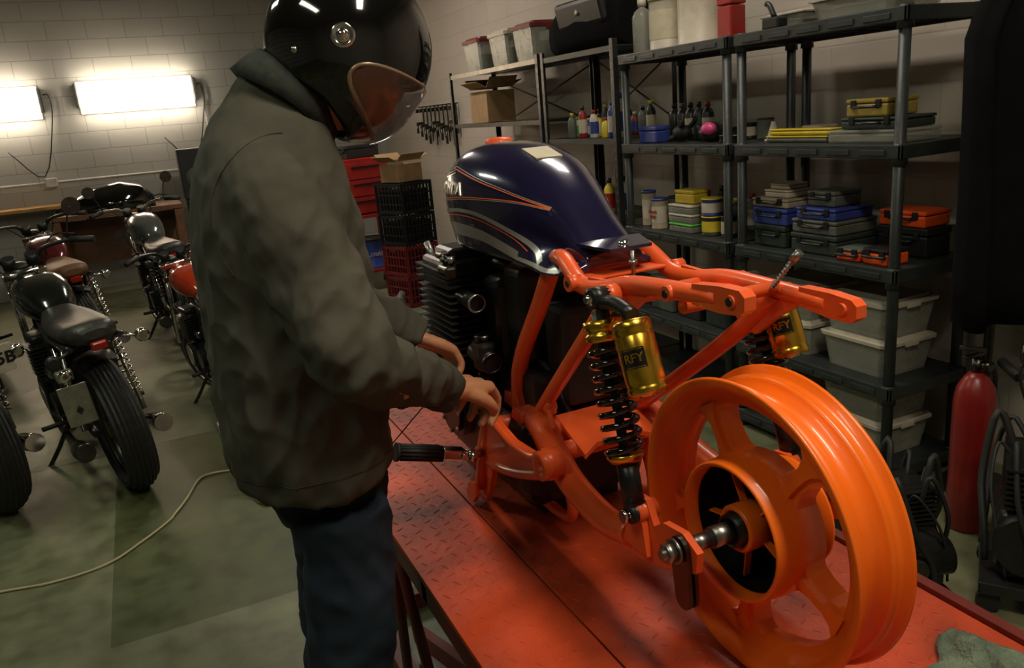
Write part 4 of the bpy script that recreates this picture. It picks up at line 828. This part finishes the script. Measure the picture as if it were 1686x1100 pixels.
t=thing('tubular_stand',(.25,3.70,0),'small tubular steel stand with mesh panel on the floor','stand')
mk(MB().tube([(-.12,.28,.28),(-.06,.0,.015),(.0,-.18,.015),(.06,-.15,.015),(.08,.1,.2)],.011,8,4).tube([(-.12,.28,.28),(.13,.3,.28),(.20,.05,.015),(.08,-.16,.015)],.011,8,4),'tube_frame',ALU,t)
mk(MB().box((.06,.08,.14),(.2,.22,.004),R(38,0,0)),'mesh_panel',GREY,t)
b=MB().tube([(-2.2,3.3,.006),(-1.4,3.5,.006),(-.78,3.36,.006),(-.59,3.32,.006),(-.40,3.35,.006),(-.26,3.48,.006),(-.16,3.60,.006),(-.13,3.66,.006),(-.07,3.80,.006),(0,4.0,.006),(.08,4.03,.006),(.20,4.01,.006),(.5,4.1,.006),(1.0,4.3,.006)],.0055,8,6)
solo(b,'extension_cord',CABLE,'cream extension cord trailing across the concrete floor','cable')
# ---------------------------------------------------------------- right side
t=thing('fire_extinguisher',(2.56,1.76,0),'dark red fire extinguisher standing on the floor','fire extinguisher')
mk(MB().lathe((0,0,0),(0,0,1),[(0,.065),(.01,.07),(.50,.07),(.55,.062),(.59,.04),(.61,.022)],28),'cylinder',REDD,t)
mk(MB().cyl((0,0,.60),(0,0,.66),.02,n=14).box((-.03,0,.70),(.12,.025,.015),R(0,15,0),bev=.003).box((-.02,0,.675),(.1,.02,.012),bev=.003).cyl((0,0,.65),(0,0,.70),.008,n=8).cyl((0,-.02,.64),(0,-.05,.64),.018,n=12),'valve',DST,t)
mk(MB().tube([(.02,0,.64),(.09,0,.60),(.10,0,.45),(.09,0,.25)],.011,8,4).cyl((.09,0,.27),(.09,0,.12),.018,.026,n=10),'hose',RUB,t)
def motor(loc,rz,sc,lab,bars):
    t=thing('engine_on_dolly',loc,lab,'engine',rz);t.scale=(sc,)*3
    mk(MB().box((0,0,.09),(.36,.36,.04),bev=.005),'dolly_top',BLK,t)
    for x in (-.15,.15):
        for y in (-.15,.15): mk(MB().cyl((x-.015,y,.035),(x+.015,y,.035),.035,n=14),'caster',RUB,t)
    b=MB().box((0,0,.23),(.3,.30,.24),bev=.05).cyl((-.17,.05,.25),(.17,.05,.25),.1,n=24).cyl((-.16,-.10,.25),(.16,-.10,.25),.07,n=24)
    for k in range(8): b.box((0,.03,.36+.018*k),(.28,.20,.006))
    b.box((0,.03,.42),(.24,.15,.15),bev=.01);mk(b,'engine_block',BLKM,t)
    for k in range(12):
        a=k*.53;mk(MB().tube([(.11*math.cos(a),.11*math.sin(a),.46+.02*(k%2)),(.16*math.cos(a),.16*math.sin(a+.3),.52+.04*(k%3)),(.20*math.cos(a+.4),.19*math.sin(a+.5),.40),(.19*math.cos(a+.8),.18*math.sin(a+.7),.26),(.21*math.cos(a+.9),.18*math.sin(a+.9),.14)],.005+.0035*(k%3),8,4),'hose',RUB,t)
    if bars:
        mk(MB().tube([(-.3,-.1,.62),(-.1,0,.60),(0,0,.48),(.1,0,.60),(.32,.12,.66)],.011,8,4),'handlebar',BLK,t)
        for p,q in (((-.36,-.13,.62),(-.26,-.08,.62)),((.28,.10,.65),(.38,.15,.67))): mk(MB().cyl(p,q,.018,n=10),'grip',RUB,t)
        mk(MB().tube([(.1,.05,.55),(.12,.1,.68),(.14,.1,.76)],.006,6,3).lathe((.14,.1,.78),(0,-1,0),[(-.01,.02),(0,.045),(.008,.045)],16),'mirror',DST,t)
    mk(MB().lathe((.0,-.17,.25),(0,-1,0),[(0,.05),(.02,.05),(.025,.04)],18),'round_cover',DST,t)
motor((2.37,1.36,0),35,.98,'dismantled black motorcycle engine with handlebar on a low dolly',True)
motor((1.93,1.58,0),-20,.86,'small black engine with hoses on a low dolly',False)
t=thing('coat_rack',(2.86,1.93,0),'dark standing pole rack against the shelving','rack')
mk(MB().cyl((0,0,0),(0,0,2.40),.018,n=12).cyl((0,0,0),(0,0,.02),.14,n=24).tube([(0,0,2.38),(0,-.1,2.38),(0,-.22,2.34)],.012,8,3),'pole',BLK,t)
rings=[]
for z,x0,x1,d in ((2.30,2.80,2.92,.03),(2.22,2.70,3.0,.06),(2.02,2.60,3.05,.09),(1.80,2.44,3.07,.10),(1.72,2.40,3.07,.10),(1.45,2.41,3.07,.10),(1.2,2.42,3.07,.11),(.95,2.42,3.07,.11),(.80,2.43,3.07,.11)):
    rings.append([V(((x0+x1)/2+(x1-x0)/2*math.copysign(abs(math.cos(a))**.7,math.cos(a)),1.74+d*math.sin(a)*(1+.30*math.sin(9*a+z)),z+.015*math.sin(5*a))) for a in [2*math.pi*k/72 for k in range(72)]])
solo(MB().loft(rings),'hanging_coat',CLOTH,'long black coat hanging from the rack','coat')
b=MB();n=30;g=[]
for j in range(n):
    row=[]
    for i in range(n):
        u=i/(n-1)*2-1;v=j/(n-1)*2-1;e=max(0,1-max(abs(u),abs(v))**3)
        h=e*(.03+.026*noise.noise(V((u*3,v*3,1)))+.02*noise.noise(V((u*8,v*8,3))));row.append(V((u*.13+.02*noise.noise(V((v*2,u,5))),v*.11+.02*noise.noise(V((u*2,v,9))),.004+max(0,h))))
    g.append(row)
b.loft(g,cap=False,closed=False)
o=solo(b,'shop_towel',TEAL,'crumpled green shop towel on the lift table','towel',(.995,.605,lz+.006),20);s2=o.modifiers.new('s','SOLIDIFY');s2.thickness=.003;s2.offset=1
# ---------------------------------------------------------------- world, camera
w=bpy.data.worlds.new('w');bpy.context.scene.world=w;w.use_nodes=True;w.node_tree.nodes['Background'].inputs[0].default_value=(.6,.75,.6,1);w.node_tree.nodes['Background'].inputs[1].default_value=.05
vs_=bpy.context.scene.view_settings
try: vs_.view_transform='Standard'
except Exception: pass
f=1311.0;p=rad(15.7);r=rad(5);ps=rad(23.8)
r0=V((math.cos(ps),-math.sin(ps),0));fw=V((math.sin(ps)*math.cos(p),math.cos(ps)*math.cos(p),-math.sin(p)));u0=V((math.sin(ps)*math.sin(p),math.cos(ps)*math.sin(p),math.cos(p)))
rr=r0*math.cos(r)-u0*math.sin(r);uu=r0*math.sin(r)+u0*math.cos(r)
cd=bpy.data.cameras.new('camera');cd.sensor_width=36;cd.lens=36*f/1686;cd.clip_start=.02
co=bpy.data.objects.new('camera',cd);C.objects.link(co)
mt=Matrix((rr,uu,-fw)).transposed().to_4x4();mt.translation=V((0,0,1.64));co.matrix_world=mt;bpy.context.scene.camera=co
